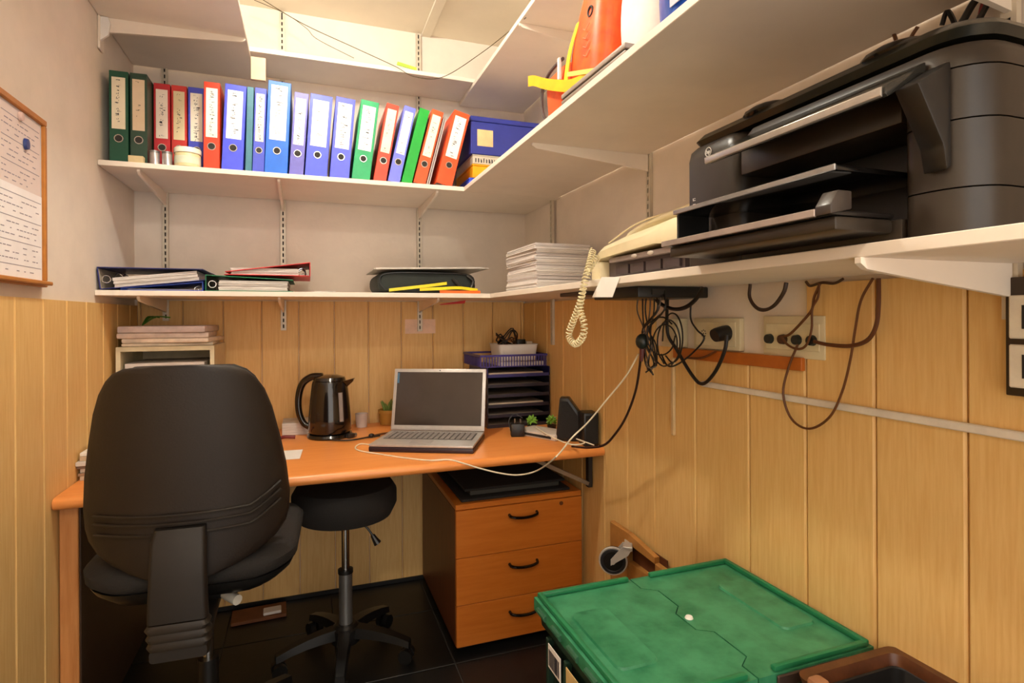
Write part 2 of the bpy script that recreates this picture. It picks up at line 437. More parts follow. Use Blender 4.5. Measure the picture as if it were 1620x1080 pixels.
for (a, b, y, c, ln, lb, lc, dn) in NB:
    H = 0.318 if '0a64d0' not in c else 0.345
    binder(a, b, y, c, ln, lb, lab=bool(lc), labcol=lc or '#ffffff', dens=dn, H=H, ring=('slim teal' not in lb and 'plain' not in lb), labz=(0.118, 0.296) if H < .33 else (0.125, 0.33))
# loose folders between the leaning orange binders
for i, (xx, cc, lb) in enumerate(((0.466, '#e8e2da', 'thin white folder leaning between two orange binders'), (0.474, '#c9c2c0', 'thin grey folder leaning against the last orange binder'))):
    t = thing('paper_folder', lb, 'folder', (xx, Y0 + 0.01, ZB2 + 0.0005), (0, math.radians(14.5), 0), 'folders between binders')
    G().box(-0.0045, -0.0030, 0, 0.23, 0, 0.305).build('cover', cm(cc, 0.7), t); G().box(-0.0028, -0.0012, 0.002, 0.225, 0.001, 0.297).build('sheets', M_paper, t); G().box(-0.001, 0.0, 0, 0.23, 0, 0.30).build('cover', cm(cc, 0.7), t)
# box files at the right end
def box_file(x0, x1, y0, y1, z0, h, col, label, tag=None, rotz=0):
    t = thing('box_file', label, 'box file', ((x0 + x1) / 2, (y0 + y1) / 2, z0), (0, 0, rotz), 'box files at the end of the binder row')
    a, b = (x1 - x0) / 2, (y1 - y0) / 2
    G().box(-a, a, -b, b, 0, h * 0.86, 0.002, 1).build('body', cm(col, 0.45), t)
    G().box(-a - 0.002, a + 0.002, -b - 0.002, b, h * 0.87, h, 0.002, 1).build('lid', cm(col, 0.4), t)
    if tag: G().box(*tag).build('label_card', cm('#e6c08c', 0.7), t)
    return t
box_file(0.650, 0.985, 2.325, 2.62, ZB2 + 0.0005, 0.055, '#3c5ce0', 'bright blue flat box file at the bottom of the corner pile')
box_file(0.664, 0.97, 2.320, 2.60, ZB2 + 0.056, 0.058, '#f2a60c', 'yellow flat box file in the corner pile')
box_file(0.664, 0.98, 2.318, 2.60, ZB2 + 0.1145, 0.040, '#cfc6b4', 'pale flat box with printed edge in the corner pile')
box_file(0.655, 1.02, 2.312, 2.66, ZB2 + 0.155, 0.160, '#2c3690', 'large dark blue box file on top of the corner pile', (-0.155, -0.085, -0.1755, -0.1742, 0.035, 0.105))
g = G(); rr = random.Random(3)
for i in range(9):
    xx = 0.675 + i * 0.012
    g.add([(xx, 2.3172, ZB2 + .121), (xx + rr.uniform(.003, .008), 2.3172, ZB2 + .121), (xx + .005, 2.3172, ZB2 + .121 + rr.uniform(.01, .022)), (xx, 2.3172, ZB2 + .139)], [(0, 1, 2, 3)])
bpd = [o for o in COL.objects if o.get('label', '').startswith('pale flat box')][0]
o = g.build('printed_edge', M_ink, bpd, 0, kind='stuff'); o.location = -Vector(bpd.location)
# jars in front of the binders
def tin(x, r, h, label):
    t = thing('tin', label, 'tin', (x, 2.3015, ZB2), group='small tins before the binders')
    G().lathe([(0.001, 0.0005), (r, 0.0005), (r, 0.003), (r * .97, 0.004), (r * .97, h - 0.008), (0.001, h - 0.008)]).build('can_body', mat('tin_metal', '#b9b2b0', 0.3, 0.7), t)
    G().lathe([(0.001, h - 0.0075), (r, h - 0.0075), (r, h), (r * .9, h), (r * .88, h - 0.002), (0.001, h - 0.002)]).build('lid', M_metal, t)
tin(-0.502, 0.0165, 0.052, 'small silver tin before deep red binder, left one')
tin(-0.464, 0.0165, 0.052, 'small silver tin next to the cream jar')
t = thing('jar', 'round cream jar with pale lid standing before the binders', 'jar', (-0.402, 2.315, ZB2))
G().lathe([(0.001, 0.0005), (0.038, 0.0005), (0.042, 0.004), (0.042, 0.048), (0.040, 0.052), (0.001, 0.052)]).build('jar_body', cm('#e2cf9c', 0.4), t)
G().lathe([(0.001, 0.0525), (0.044, 0.0525), (0.044, 0.068), (0.042, 0.071), (0.001, 0.071)]).build('lid', cm('#efe6cf', 0.35), t)
G().lathe([(0.0424, 0.014), (0.0424, 0.040), (0.0422, 0.040), (0.0422, 0.014)], seg=32).build('jar_label', cm('#d9dcc0', 0.6), t)
G().box(-0.575, -0.530, 2.272, 2.2945, ZB2, ZB2 + 0.024, 0.001, 1).build('small_carton', cm('#d8c090', 0.7), label='small tan carton before the dark grey-green binder', cat='carton')

# ================================================================== LYING BINDERS ON THE LOWER SHELF
def lying_binder(loc, rot, L, thick, col, label, inner, paper_h, open_deg, flip=1):
    # spine along local x = 0, boards run to +x; seen from its long side (-y)
    t = thing('open_binder', label, 'binder', loc, rot, 'binders lying on the lower shelf')
    c = cm(col, 0.4); c2 = cm(inner, 0.5); W = 0.315
    G().box(0, L, 0, W, 0.0004, 0.003, 0.0008, 1).build('back_cover', c, t)
    G().box(0, 0.003, 0, W, 0.003, thick, 0.0008, 1).build('spine', c, t)
    g = G(); g.mx = Matrix.Translation((0.0, 0, thick)) @ Matrix.Rotation(math.radians(open_deg), 4, 'Y')
    g.box(0, L, 0, W, 0, 0.003, 0.0008, 1); g.build('front_cover', c, t)
    G().box(0.0032, 0.0040, 0.004, W - 0.004, 0.004, thick - 0.003).build('spine_lining', c2, t)
    # lever arch
    g = G()
    for yy in (0.10, 0.18): g.tube([(0.02, yy, 0.004), (0.018, yy, thick * .55), (0.032, yy, thick * .8), (0.048, yy, thick * .55), (0.046, yy, 0.004)], 0.0022, 6, 5)
    g.torus((0.022, 0.004, thick * .45), 0.012, 0.002, 'y')
    g.build('lever_arch', M_chrome, t)
    # paper as a pile of separate signatures
    n = 6
    g = G(); rr = random.Random(int(L * 977))
    for i in range(n):
        z0 = 0.0034 + paper_h * i / n
        dx = rr.uniform(-0.004, 0.004); dy = rr.uniform(0, 0.006)
        g.box(0.04 + dx, L - 0.022 + dx, 0.006 + dy, W - 0.01 + dy * .5, z0, z0 + paper_h / n * 0.9)
    g.build('paper_block', M_paperstack, t)
    return t
SL = ZB1 + 0.0005
lying_binder((-0.650, YB1 + 0.012, SL + 0.001), (0, math.radians(-6.6), 0), 0.315, 0.074, '#262c6e', 'open dark blue binder with white papers lying at the shelf left end', '#b9ab98', 0.034, 6.6)
lying_binder((-0.345, YB1 + 0.02 + 0.315, SL), (0, 0, math.pi), 0.25, 0.031, '#3050b8', 'slim blue folder wedged under the open dark blue binder', '#8a7a68', 0.003, 6.0)
t = lying_binder((-0.338, YB1 + 0.016, SL), (0, 0, 0), 0.29, 0.055, '#0f6b45', 'green binder lying flat under a red binder', '#1c2a22', 0.036, 2.5)
lying_binder((0.012, YB1 + 0.016 + 0.315, SL + 0.0585), (0, math.radians(0), math.pi), 0.29, 0.050, '#d2282a', 'red binder lying spine right on top of the green binder', '#401818', 0.024, 8.0)
# loose sheets sticking out right of the red binder
for i, (dx, dz, an) in enumerate(((0.0, 0.0, 3), (0.012, 0.0022, -4))):
    o = G().box(-0.02, 0.055, 0, 0.2, 0, 0.0016).build('loose_sheet', M_paper, label=('lower' if i == 0 else 'upper') + ' loose sheet beside the lying red binder', cat='paper', group='loose sheets by the red binder')
    o.location = (0.035 + dx, YB1 + 0.03, SL + dz); o.rotation_euler = (0, 0, math.radians(an))
# dark case with clipboard, yellow straps
t = thing('document_case', 'dark green and black soft case lying on the lower shelf', 'case', (0.46, YB1 + 0.02, SL))
def rrect(hw, hh, r, n=5):
    pts = []
    for cx_, cy_, a0 in ((hw - r, hh - r, 0), (-hw + r, hh - r, 90), (-hw + r, -hh + r, 180), (hw - r, -hh + r, 270)):
        for i in range(n + 1):
            a = math.radians(a0 + 90 * i / n); pts.append((cx_ + r * math.cos(a), cy_ + r * math.sin(a)))
    return pts
rings = []
for yy, sc in ((0.02, 0.90), (0.03, 0.97), (0.06, 1.0), (0.27, 1.0), (0.31, 0.96), (0.32, 0.9)):
    rings.append([Vector((px_ * sc, yy, 0.043 + pz_ * (sc * 0.5 + .5) * 0.98)) for px_, pz_ in rrect(0.205, 0.042, 0.036)])
G().loft(rings).build('case_body', mat('case_cloth', '#1d231d', 0.7, scale=120, bump=0.2), t)
G().tube([(-0.17, 0.018, 0.012), (0.0, 0.010, 0.008), (0.17, 0.018, 0.012), (0.192, 0.020, 0.045), (0.165, 0.018, 0.077), (0.0, 0.014, 0.082), (-0.165, 0.018, 0.077), (-0.192, 0.02, 0.045), (-0.17, 0.018, 0.012)], 0.0035, 6, 5).build('zip_piping', M_blackpl, t)
G().tube([(0.10, 0.012, 0.06), (0.14, 0.002, 0.02), (0.165, 0.0, 0.012), (0.185, 0.004, 0.05), (0.16, 0.012, 0.075)], 0.007, 8, 6).build('handle', cm('#26221e', 0.5), t)
t = thing('clipboard', 'grey clipboard lying on top of the dark case', 'clipboard', (0.475, YB1 + 0.03, SL + 0.0985), (0, math.radians(-1.6), 0))
G().box(-0.23, 0.24, 0, 0.31, -0.001, 0.003, 0.001, 1).build('clip_board', cm('#b9b0a4', 0.6), t); G().box(-0.22, 0.22, 0.01, 0.3, 0.0032, 0.007).build('sheets', M_paperstack, t)
for k_, (p, c, lb) in enumerate((
    ([(0.30, 2.236, .010), (0.38, 2.234, .020), (0.46, 2.235, .030), (0.53, 2.238, .040)], '#e6d21c', 'yellow strap trailing in front of the dark case, left one'),
    ([(0.42, 2.236, .014), (0.50, 2.234, .018), (0.58, 2.236, .022), (0.66, 2.24, .014)], '#f2dc14', 'bright yellow strap before the right half of dark case'),
    ([(0.50, 2.2335, .006), (0.58, 2.2335, .005), (0.67, 2.234, .006)], '#e86a1a', 'orange strap lying at the edge under the yellow strap'))):
    g = G()
    P = smooth_path([(a, b, SL + z) for a, b, z in p], 6)
    for q in range(len(P) - 1):
        a, b = P[q], P[q + 1]
        g.add([a + Vector((0, 0, -.006)), b + Vector((0, 0, -.006)), b + Vector((0, .0016, .006)), a + Vector((0, .0016, .006)),
               a + Vector((0, .002, -.006)), b + Vector((0, .002, -.006)), b + Vector((0, .0036, .006)), a + Vector((0, .0036, .006))],
              [(0, 1, 2, 3), (7, 6, 5, 4), (0, 4, 5, 1), (3, 2, 6, 7)])
    g.build('strap', cm(c, 0.5), label=lb, cat='strap', group='straps before the dark case')

# ================================================================== DESK
t = thing('desk', 'long orange beech desk with rounded front edge along the back wall', 'desk', (0.19, 2.28, 0))
def desk_profile():
    pr = [(0.40, ZD), (0.40, ZD - 0.034), (-0.405, ZD - 0.034)]
    for i in range(7):
        a = math.radians(-90 - 180 * i / 6); pr.append((-0.405 + 0.017 * math.cos(a), ZD - 0.017 + 0.017 * math.sin(a)))
    return pr
G().prism(desk_profile(), 'x', XL + 0.012 - 0.19, XR - 0.014 - 0.19).build('desktop', M_desk, t)
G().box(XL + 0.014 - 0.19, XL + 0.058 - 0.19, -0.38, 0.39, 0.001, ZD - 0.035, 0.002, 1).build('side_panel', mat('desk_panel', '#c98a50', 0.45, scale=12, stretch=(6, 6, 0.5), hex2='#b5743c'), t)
G().box(XL + 0.0585 - 0.19, XL + 0.062 - 0.19, -0.372, 0.385, 0.004, ZD - 0.036).build('panel_inner_side', cm('#3a2412', 0.6), t)  # dark sheet over the inner side of the panel
g = G(); bx = XR - 0.020 - 0.19; by = 1.965 - 2.28
g.box(bx - 0.012, bx + 0.004, by - 0.012, by + 0.012, 0.585, ZD - 0.036); g.box(bx - 0.26, bx, by - 0.012, by + 0.012, ZD - 0.046, ZD - 0.0355)
g.build('support_bracket', cm('#2a2420', 0.5), t)
g = G(); g.tube([(bx - 0.012, by - 0.006, 0.60), (bx - 0.23, by - 0.006, ZD - 0.048)], 0.010, 4); g.build('bracket_strut', cm('#8d7a66', 0.45, 0.3), t)

# ================================================================== DRAWER PEDESTAL
PX0, PX1, PY0, PY1 = 0.507, 1.020, 2.02, 2.66
t = thing('drawer_pedestal', 'brown wooden three-drawer pedestal under the desk', 'drawers', ((PX0 + PX1) / 2, (PY0 + PY1) / 2, 0))
pw = (PX1 - PX0) / 2; pd = (PY1 - PY0) / 2
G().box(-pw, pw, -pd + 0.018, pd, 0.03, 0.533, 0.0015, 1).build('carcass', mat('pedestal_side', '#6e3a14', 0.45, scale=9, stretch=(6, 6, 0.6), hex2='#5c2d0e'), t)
G().box(-pw, pw, -pd + 0.004, pd, 0.534, 0.554, 0.002, 1).build('top_board', M_ped, t)
G().box(-pw + 0.02, pw - 0.02, -pd + 0.05, pd - 0.02, 0.0005, 0.0295).build('plinth', M_blackpl, t)
for z0, z1, hz in ((0.3585, 0.532, 0.492), (0.1855, 0.3565, 0.306), (0.032, 0.1835, 0.126)):
    d = G().box(-pw + 0.001, pw - 0.001, -pd, -pd + 0.0175, z0, z1, 0.0015, 1).build('drawer_front', M_ped, t)
    hx = 0.770 - (PX0 + PX1) / 2
    G().tube([(hx - 0.056, -pd, hz + 0.004), (hx - 0.052, -pd - 0.016, hz), (hx - 0.03, -pd - 0.025, hz - 0.003), (hx, -pd - 0.028, hz - 0.004), (hx + 0.03, -pd - 0.025, hz - 0.003), (hx + 0.052, -pd - 0.016, hz), (hx + 0.056, -pd, hz + 0.004)], 0.0055, 8, 4).build('handle', M_gloss, d)
G().cyl((pw - 0.09, -pd - 0.002, 0.515), (pw - 0.09, -pd + 0.001, 0.515), 0.008, seg=14).build('lock', cm('#6a3a18', 0.4), t)
# folders lying on the pedestal
t = thing('black_folder', 'black folder with grey papers lying on the wooden drawer pedestal', 'folder', (0.78, 2.30, 0.5545))
G().box(-0.245, 0.20, -0.255, 0.30, 0, 0.010, 0.002, 1).build('cover', M_fabric, t)
G().box(-0.20, 0.17, -0.215, 0.28, 0.0105, 0.030, 0.001, 1).build('sheets', cm('#3a3a36', 0.7), t)
G().box(-0.225, 0.19, -0.23, 0.29, 0.0305, 0.040, 0.002, 1).build('cover', M_fabric, t)

# ================================================================== STOOL
t = thing('swivel_stool', 'black round swivel stool with chrome column under the desk', 'stool', (0.127, 2.16, 0))
G().lathe([(0.001, 0.500), (0.10, 0.502), (0.165, 0.525), (0.185, 0.565), (0.185, 0.61), (0.17, 0.635), (0.001, 0.645)], seg=36).build('seat', M_fabric, t)
G().cyl((0, 0, 0.30), (0, 0, 0.505), 0.0145).build('gas_piston', M_chrome, t)
G().cyl((0, 0, 0.10), (0, 0, 0.315), 0.024).build('column', M_metal, t)
G().lathe([(0.024, 0.312), (0.027, 0.312), (0.027, 0.325), (0.015, 0.327)]).build('collar', M_blackpl, t)
lv = G().tube([(0.03, 0.0, 0.498), (0.07, -0.02, 0.478), (0.098, -0.03, 0.44)], 0.004, 8, 4).build('lever', M_blackpl, t)
G().tube([(0.094, -0.029, 0.446), (0.104, -0.032, 0.428), (0.112, -0.034, 0.415)], lambda q: 0.008 + 0.006 * q, 10, 3).build('lever_knob', M_blackpl, lv)
def star_base(t, R, z, mt, off=0.0):
    G().lathe([(0.001, z - 0.02), (0.05, z - 0.02), (0.05, z + 0.03), (0.035, z + 0.045), (0.001, z + 0.045)]).build('hub', mt, t)
    for i in range(5):
        a = 2 * math.pi * i / 5 + off
        u = Vector((math.cos(a), math.sin(a), 0)); v = Vector((-u.y, u.x, 0))
        rings = []
        for q in range(5):
            f = q / 4; c = u * (0.04 + (R - 0.04) * f) + Vector((0, 0, z + 0.018 - 0.035 * f * f)); hw = 0.026 - 0.009 * f; hh = 0.018 - 0.007 * f
            rings.append([c + v * hw - Vector((0, 0, hh)), c + v * hw * .8 + Vector((0, 0, hh)), c - v * hw * .8 + Vector((0, 0, hh)), c - v * hw - Vector((0, 0, hh))])
        G().loft(rings).build('base_leg', mt, t)
        c = u * (R - 0.012)
        g = G()
        for sgn in (-1, 1): g.cyl(c + v * (sgn * 0.006) + Vector((0, 0, 0.026)), c + v * (sgn * 0.024) + Vector((0, 0, 0.026)), 0.0255, seg=14)
        g.cyl(c + Vector((0, 0, 0.03)), c + Vector((0, 0, z - 0.02)), 0.006, seg=8)
        g.build('caster', M_blackpl, t)
star_base(t, 0.24, 0.085, M_blackpl, 0.8)

# ================================================================== OFFICE CHAIR
CH = Vector((-0.262, 1.76, 0))
t = thing('office_chair', 'dark swivel office chair seen from behind at the desk left side', 'chair', CH, (0, 0, math.radians(-3)))
DC = 1.35
prof = [(576, 262, 345), (580, 226, 384), (588, 206, 402), (600, 191, 413), (620, 177, 424), (650, 165, 434), (700, 152, 444), (750, 142, 453), (800, 137, 458), (830, 137, 455), (850, 141, 448), (870, 154, 430), (885, 178, 408), (898, 208, 378), (908, 240, 345)]
rings = []; inner = []
zt = []
def back_y(u, z): return -0.262 - 0.05 * (z - 0.635) / 0.5 + 0.085 * (u / 0.24) ** 2
hwz = []
for yy, a, b in prof:
    z = 1.250 - (yy - CY_PX) / F_PX * DC; hw = (b - a) / 2 * DC / F_PX * 0.94; zt.append(z); hwz.append(hw)
NU = 22
for z, hw in zip(zt, hwz):
    edge = min(1.0, min(abs(z - zt[0]), abs(z - zt[-1])) / 0.05); ht = 0.012 + 0.016 * math.sqrt(edge)
    ring = []
    for k_ in range(NU):
        a = 2 * math.pi * k_ / NU
        cu, su = math.cos(a), math.sin(a)
        u = hw * math.copysign(abs(cu) ** 0.6, cu); d_ = ht * math.copysign(abs(su) ** 0.6, su)
        ring.append(Vector((u, back_y(u, z) + ht + d_, z)))
    rings.append(ring)
bk = G().loft(rings).build('backrest_shell', M_shell, t, 60)
# front cushion
rings = []
for z, hw in list(zip(zt, hwz))[1:-1]:
    hw *= 0.95; ring = []
    for k_ in range(NU):
        a = 2 * math.pi * k_ / NU; cu, su = math.cos(a), math.sin(a)
        u = hw * math.copysign(abs(cu) ** 0.6, cu); d_ = 0.022 * math.copysign(abs(su) ** 0.7, su)
        ring.append(Vector((u, back_y(u, z) + 0.074 + d_, z)))
    rings.append(ring)
G().loft(rings).build('backrest_cushion', M_fabric, t, 60)
for zr in (0.792, 0.772, 0.747):
    P = []
    for i in range(25):
        u = -0.19 + 0.40 * i / 24; hh = 0.0
        if u > 0.145: hh = 0.55 * (u - 0.145) ** 1.0 + 2.2 * (u - .145) ** 2
        P.append((u, back_y(u, zr + hh) - 0.0005, zr + hh))
    G().tube(P, 0.0042, 6).build('shell_ridge', cm('#1c1611', 0.45), bk)
# rear upright bar with bellows
rings = []
for z, yb_, hw in ((0.765, -0.272, 0.052), (0.74, -0.288, 0.056), (0.66, -0.296, 0.058), (0.60, -0.298, 0.060), (0.565, -0.297, 0.061)):
    rings.append([Vector((px_, yb_ + py_, z)) for px_, py_ in rrect(hw, 0.017, 0.010, 3)])
M_post = cm('#17120e', 0.6)
up = G().loft(rings).build('back_upright', M_post, t, 50)
for i, z in enumerate((0.552, 0.530, 0.508)):
    rings = []
    for dz, s_ in ((-0.010, 0.94), (0.0, 1.04), (0.010, 0.94)):
        rings.append([Vector((px_ * s_, -0.294 + 0.006 * i + py_ * s_, z + dz)) for px_, py_ in rrect(0.063, 0.022, 0.012, 3)])
    G().loft(rings).build('bellow_fold', cm('#26201a', 0.5), up)
rings = []
for yy, z, hw in ((-0.30, 0.487, 0.058), (-0.27, 0.476, 0.058), (-0.2, 0.482, 0.05), (-0.08, 0.50, 0.045), (0.03, 0.505, 0.045)):
    rings.append([Vector((px_, yy, z + pz_)) for px_, pz_ in rrect(hw, 0.014, 0.008, 3)])
G().loft(rings).build('seat_bar', M_post, t, 50)
# seat
rings = []
for z, s_ in ((0.555, 0.72), (0.562, 0.86), (0.585, 0.96), (0.60, 0.99)):
    rings.append([Vector((px_ * s_, py_ * s_ + 0.0, z + 0.10 * max(0, abs(px_) - 0.15))) for px_, py_ in rrect(0.235, 0.225, 0.11, 6)])
G().loft(rings).build('seat_pan', M_blackpl, t, 50)
rings = []
for z, s_ in ((0.601, 0.97), (0.612, 1.02), (0.635, 1.03), (0.652, 0.97), (0.660, 0.80), (0.662, 0.4)):
    rings.append([Vector((px_ * s_, py_ * s_, z + 0.10 * max(0, abs(px_) - 0.15))) for px_, py_ in rrect(0.235, 0.225, 0.11, 6)])
G().loft(rings).build('seat_cushion', M_fabric, t, 50)
G().box(-0.09, 0.09, -0.10, 0.12, 0.505, 0.556, 0.012, 2).build('tilt_mechanism', M_blackpl, t)
G().cyl((0.065, -0.12, 0.53), (0.10, -0.16, 0.527), 0.013, seg=12).build('tilt_knob', cm('#c9c4b8', 0.4), t)
G().cyl((0, 0, 0.30), (0, 0, 0.51), 0.0145).build('gas_piston', M_chrome, t)
G().cyl((0, 0, 0.08), (0, 0, 0.31), 0.026).build('column', M_blackpl, t)
star_base(t, 0.30, 0.09, M_blackpl, 0.9)

# ================================================================== LAPTOP
LA = math.radians(-26)
t = thing('laptop', 'silver laptop standing open on the desk', 'laptop', (0.205, 2.105, ZD + 0.0005), (0, 0, LA))
LW, LD = 0.385, 0.262
M_silver = mat('laptop_silver', '#b9b3ae', 0.35, 0.35, scale=60, var=0.03)
G().box(0, LW, 0, LD, 0.0, 0.018, 0.004, 2).build('base_bottom', cm('#2b1c24', 0.4), t)
dk = G().box(0.001, LW - 0.001, 0.001, LD - 0.001, 0.0182, 0.028, 0.003, 2).build('keyboard_deck', M_silver, t)
kw = LW - 0.05
kb = G().box(0.022, LW - 0.022, 0.095, 0.222, 0.0281, 0.0286).build('keyboard_well', cm('#4a4441', 0.6), dk)
key = G().box(-0.0082, 0.0082, -0.0085, 0.0085, 0, 0.0025, 0.0008, 1).build('key', cm('#847b76', 0.5), t).data
for r_ in range(6):
    for c_ in range(16):
        o = link('key', key, dk, loc=(0.034 + c_ * 0.0211, 0.107 + r_ * 0.0206, 0.0287))
bpy.data.objects.remove([o for o in t.children if o.name.split('.')[0] == 'key'][0])
G().box(LW * 0.5 - 0.05, LW * 0.5 + 0.03, 0.022, 0.080, 0.0281, 0.0287, 0.0002, 1).build('touchpad', cm('#a39c97', 0.4), dk)
# lid tilted back
LT = Matrix.Translation((0, LD - 0.010, 0.030)) @ Matrix.Rotation(math.radians(-14), 4, 'X')
g = G(); g.mx = LT; g.box(0.0, LW, 0, 0.008, 0, 0.250, 0.003, 2); lid = g.build('lid', M_silver, t)
g = G(); g.mx = LT; g.box(0.014, LW - 0.014, -0.0008, -0.0001, 0.020, 0.236); g.build('screen', mat('screen_glass', '#3a302a', 0.12, scale=4, var=0.1), lid)
g = G(); g.mx = LT; g.box(0.006, LW - 0.006, -0.0012, -0.0001, 0.006, 0.019, 0.0003, 1); g.build('hinge_bar', M_silver, lid)
g = G(); g.mx = LT; g.cyl((LW / 2, -0.001, 0.243), (LW / 2, 0.0005, 0.243), 0.0025, seg=10); g.build('webcam', M_blackpl, lid)
g = G(); g.mx = LT; g.box(0.015, 0.023, -0.0011, -0.0009, 0.19, 0.232); g.build('sticker', cm('#3f6a86', 0.5), lid)

# ================================================================== KETTLE
KX, KY = 0.085, 2.44
t = thing('electric_kettle', 'glossy black electric kettle on the desk behind the laptop', 'kettle', (KX, KY, ZD + 0.0005), (0, 0, math.radians(-20)))
M_ket = mat('kettle_plastic', '#17100c', 0.16, scale=20, coat=0.4)
G().lathe([(0.001, 0), (0.088, 0), (0.090, 0.006), (0.086, 0.016), (0.001, 0.018)], seg=36).build('power_base', M_ket, t)
G().lathe([(0.001, 0.019), (0.080, 0.019), (0.085, 0.03), (0.083, 0.08), (0.078, 0.15), (0.070, 0.215), (0.066, 0.228), (0.001, 0.230)], seg=40).build('kettle_body', M_ket, t)
lidk = G().lathe([(0.001, 0.2305), (0.064, 0.2305), (0.060, 0.243), (0.03, 0.252), (0.001, 0.253)], seg=32).build('kettle_lid', M_ket, t)
# spout
rings = []
for f in (0, 0.5, 1):
    x_ = 0.055 + 0.045 * f; hh = 0.03 - 0.02 * f
    rings.append([Vector((x_, -0.028 + 0.014 * f, 0.226 + 0.012 * f)), Vector((x_, 0.028 - 0.014 * f, 0.226 + 0.012 * f)), Vector((x_ - 0.004 * f, 0.0, 0.226 + 0.012 * f - hh * 1.3))])
G().loft(rings).build('spout', M_ket, t)
G().tube([(-0.03, 0, 0.245), (-0.075, 0, 0.243), (-0.112, 0, 0.215), (-0.128, 0, 0.16), (-0.126, 0, 0.10), (-0.108, 0, 0.055), (-0.078, 0, 0.035)], lambda q: 0.0155 - 0.003 * q, 12, 6).build('kettle_handle', M_ket, t)
# water gauge towards the room
g = G()
for i in range(7):
    pass
a0 = math.radians(-40)
wx, wy = math.cos(a0), math.sin(a0)
g.tube([(wx * 0.085, wy * 0.085, 0.07), (wx * 0.080, wy * 0.080, 0.13), (wx * 0.0755, wy * 0.0755, 0.185)], 0.0085, 10).build('water_gauge', cm('#8a7f78', 0.2), t)
G().tube([(0.02, -0.088, 0.006), (0.06, -0.105, 0.006), (0.12, -0.10, 0.006), (0.17, -0.05, 0.006), (0.21, -0.02, 0.006)], 0.0035, 6, 6).build('power_cord', M_wireblk, t)
# cable plug lying before the kettle
t = thing('cable_connector', 'small dark cable connector lying right of the black kettle', 'connector', (0.165, 2.375, ZD + 0.0005), (0, 0, math.radians(30)))
G().box(-0.02, 0.012, -0.011, 0.011, 0, 0.020, 0.005, 2).build('plug_body', cm('#2c2623', 0.35), t)
G().cyl((0.012, 0, 0.010), (0.022, 0, 0.010), 0.008, seg=12).build('plug_tip', M_metal, t)
# small things behind the kettle / laptop
t = thing('glass_tumbler', 'small pale glass tumbler between kettle and cactus pot', 'glass', (0.225, 2.60, ZD + 0.0005))
G().lathe([(0.001, 0), (0.024, 0), (0.028, 0.06), (0.0265, 0.06), (0.0225, 0.004), (0.001, 0.004)], seg=24).build('glass_body', cm('#d8c8be', 0.15), t)
G().lathe([(0.001, 0.0045), (0.0222, 0.0045), (0.024, 0.03), (0.001, 0.03)], seg=20).build('glass_contents', cm('#7a5560', 0.4), t)
t = thing('plant_pot', 'small tan pot with a green succulent behind the laptop', 'plant', (0.345, 2.63, ZD + 0.0005))
G().lathe([(0.001, 0), (0.036, 0), (0.042, 0.05), (0.045, 0.052), (0.045, 0.066), (0.040, 0.066), (0.038, 0.058), (0.001, 0.056)], seg=28).build('pot', cm('#b98c3c', 0.5), t)
rr = random.Random(5)
for i in range(11):
    a = i * 2.4; L_ = rr.uniform(0.03, 0.055); q = Vector((math.cos(a), math.sin(a), 0))
    b0 = Vector((0, 0, 0.056)) + q * 0.01
    G().tube([b0, b0 + q * 0.012 + Vector((0, 0, L_ * .6)), b0 + q * 0.024 + Vector((0, 0, L_))], lambda s_: 0.008 * (1 - s_) ** .6 + 0.001, 6, 3).build('leaf', cm('#7d9a4e', 0.5), t)
G().box(-0.10, 0.055, 2.515, 2.655, ZD + 0.0005, ZD + 0.05, 0.001, 1).build('paper_pile', M_paperstack, label='low pile of white papers behind the black kettle', cat='papers')
t = thing('leather_tag', 'reddish strap lying left of the black kettle', 'strap', (-0.085, 2.42, ZD + 0.0005), (0, 0, 0.5))
G().tube([(-0.04, 0, 0.008), (0, 0.012, 0.012), (0.04, -0.004, 0.008)], 0.007, 8, 5).build('strap_band', cm('#7a2628', 0.5), t)
o = G().box(-0.05, 0.05, -0.07, 0.07, 0, 0.0012).build('paper_slip', M_paper, label='small white paper slip on the desk beside the office chair', cat='paper')
o.location = (-0.072, 2.16, ZD + 0.0005); o.rotation_euler = (0, 0, -0.06)
# power cable plug by the laptop
t = thing('usb_plug', 'brown cable end lying left of the laptop keyboard', 'cable', (0.245, 2.345, ZD + 0.0005))
G().tube([(0, 0, 0.008), (0.05, 0.03, 0.008), (0.11, 0.045, 0.008)], 0.004, 8, 4).build('cord', M_wirebrn, t); G().ball((-0.004, -0.002, 0.010), 0.012, 0.009, 0.009).build('plug_head', M_blackpl, t)

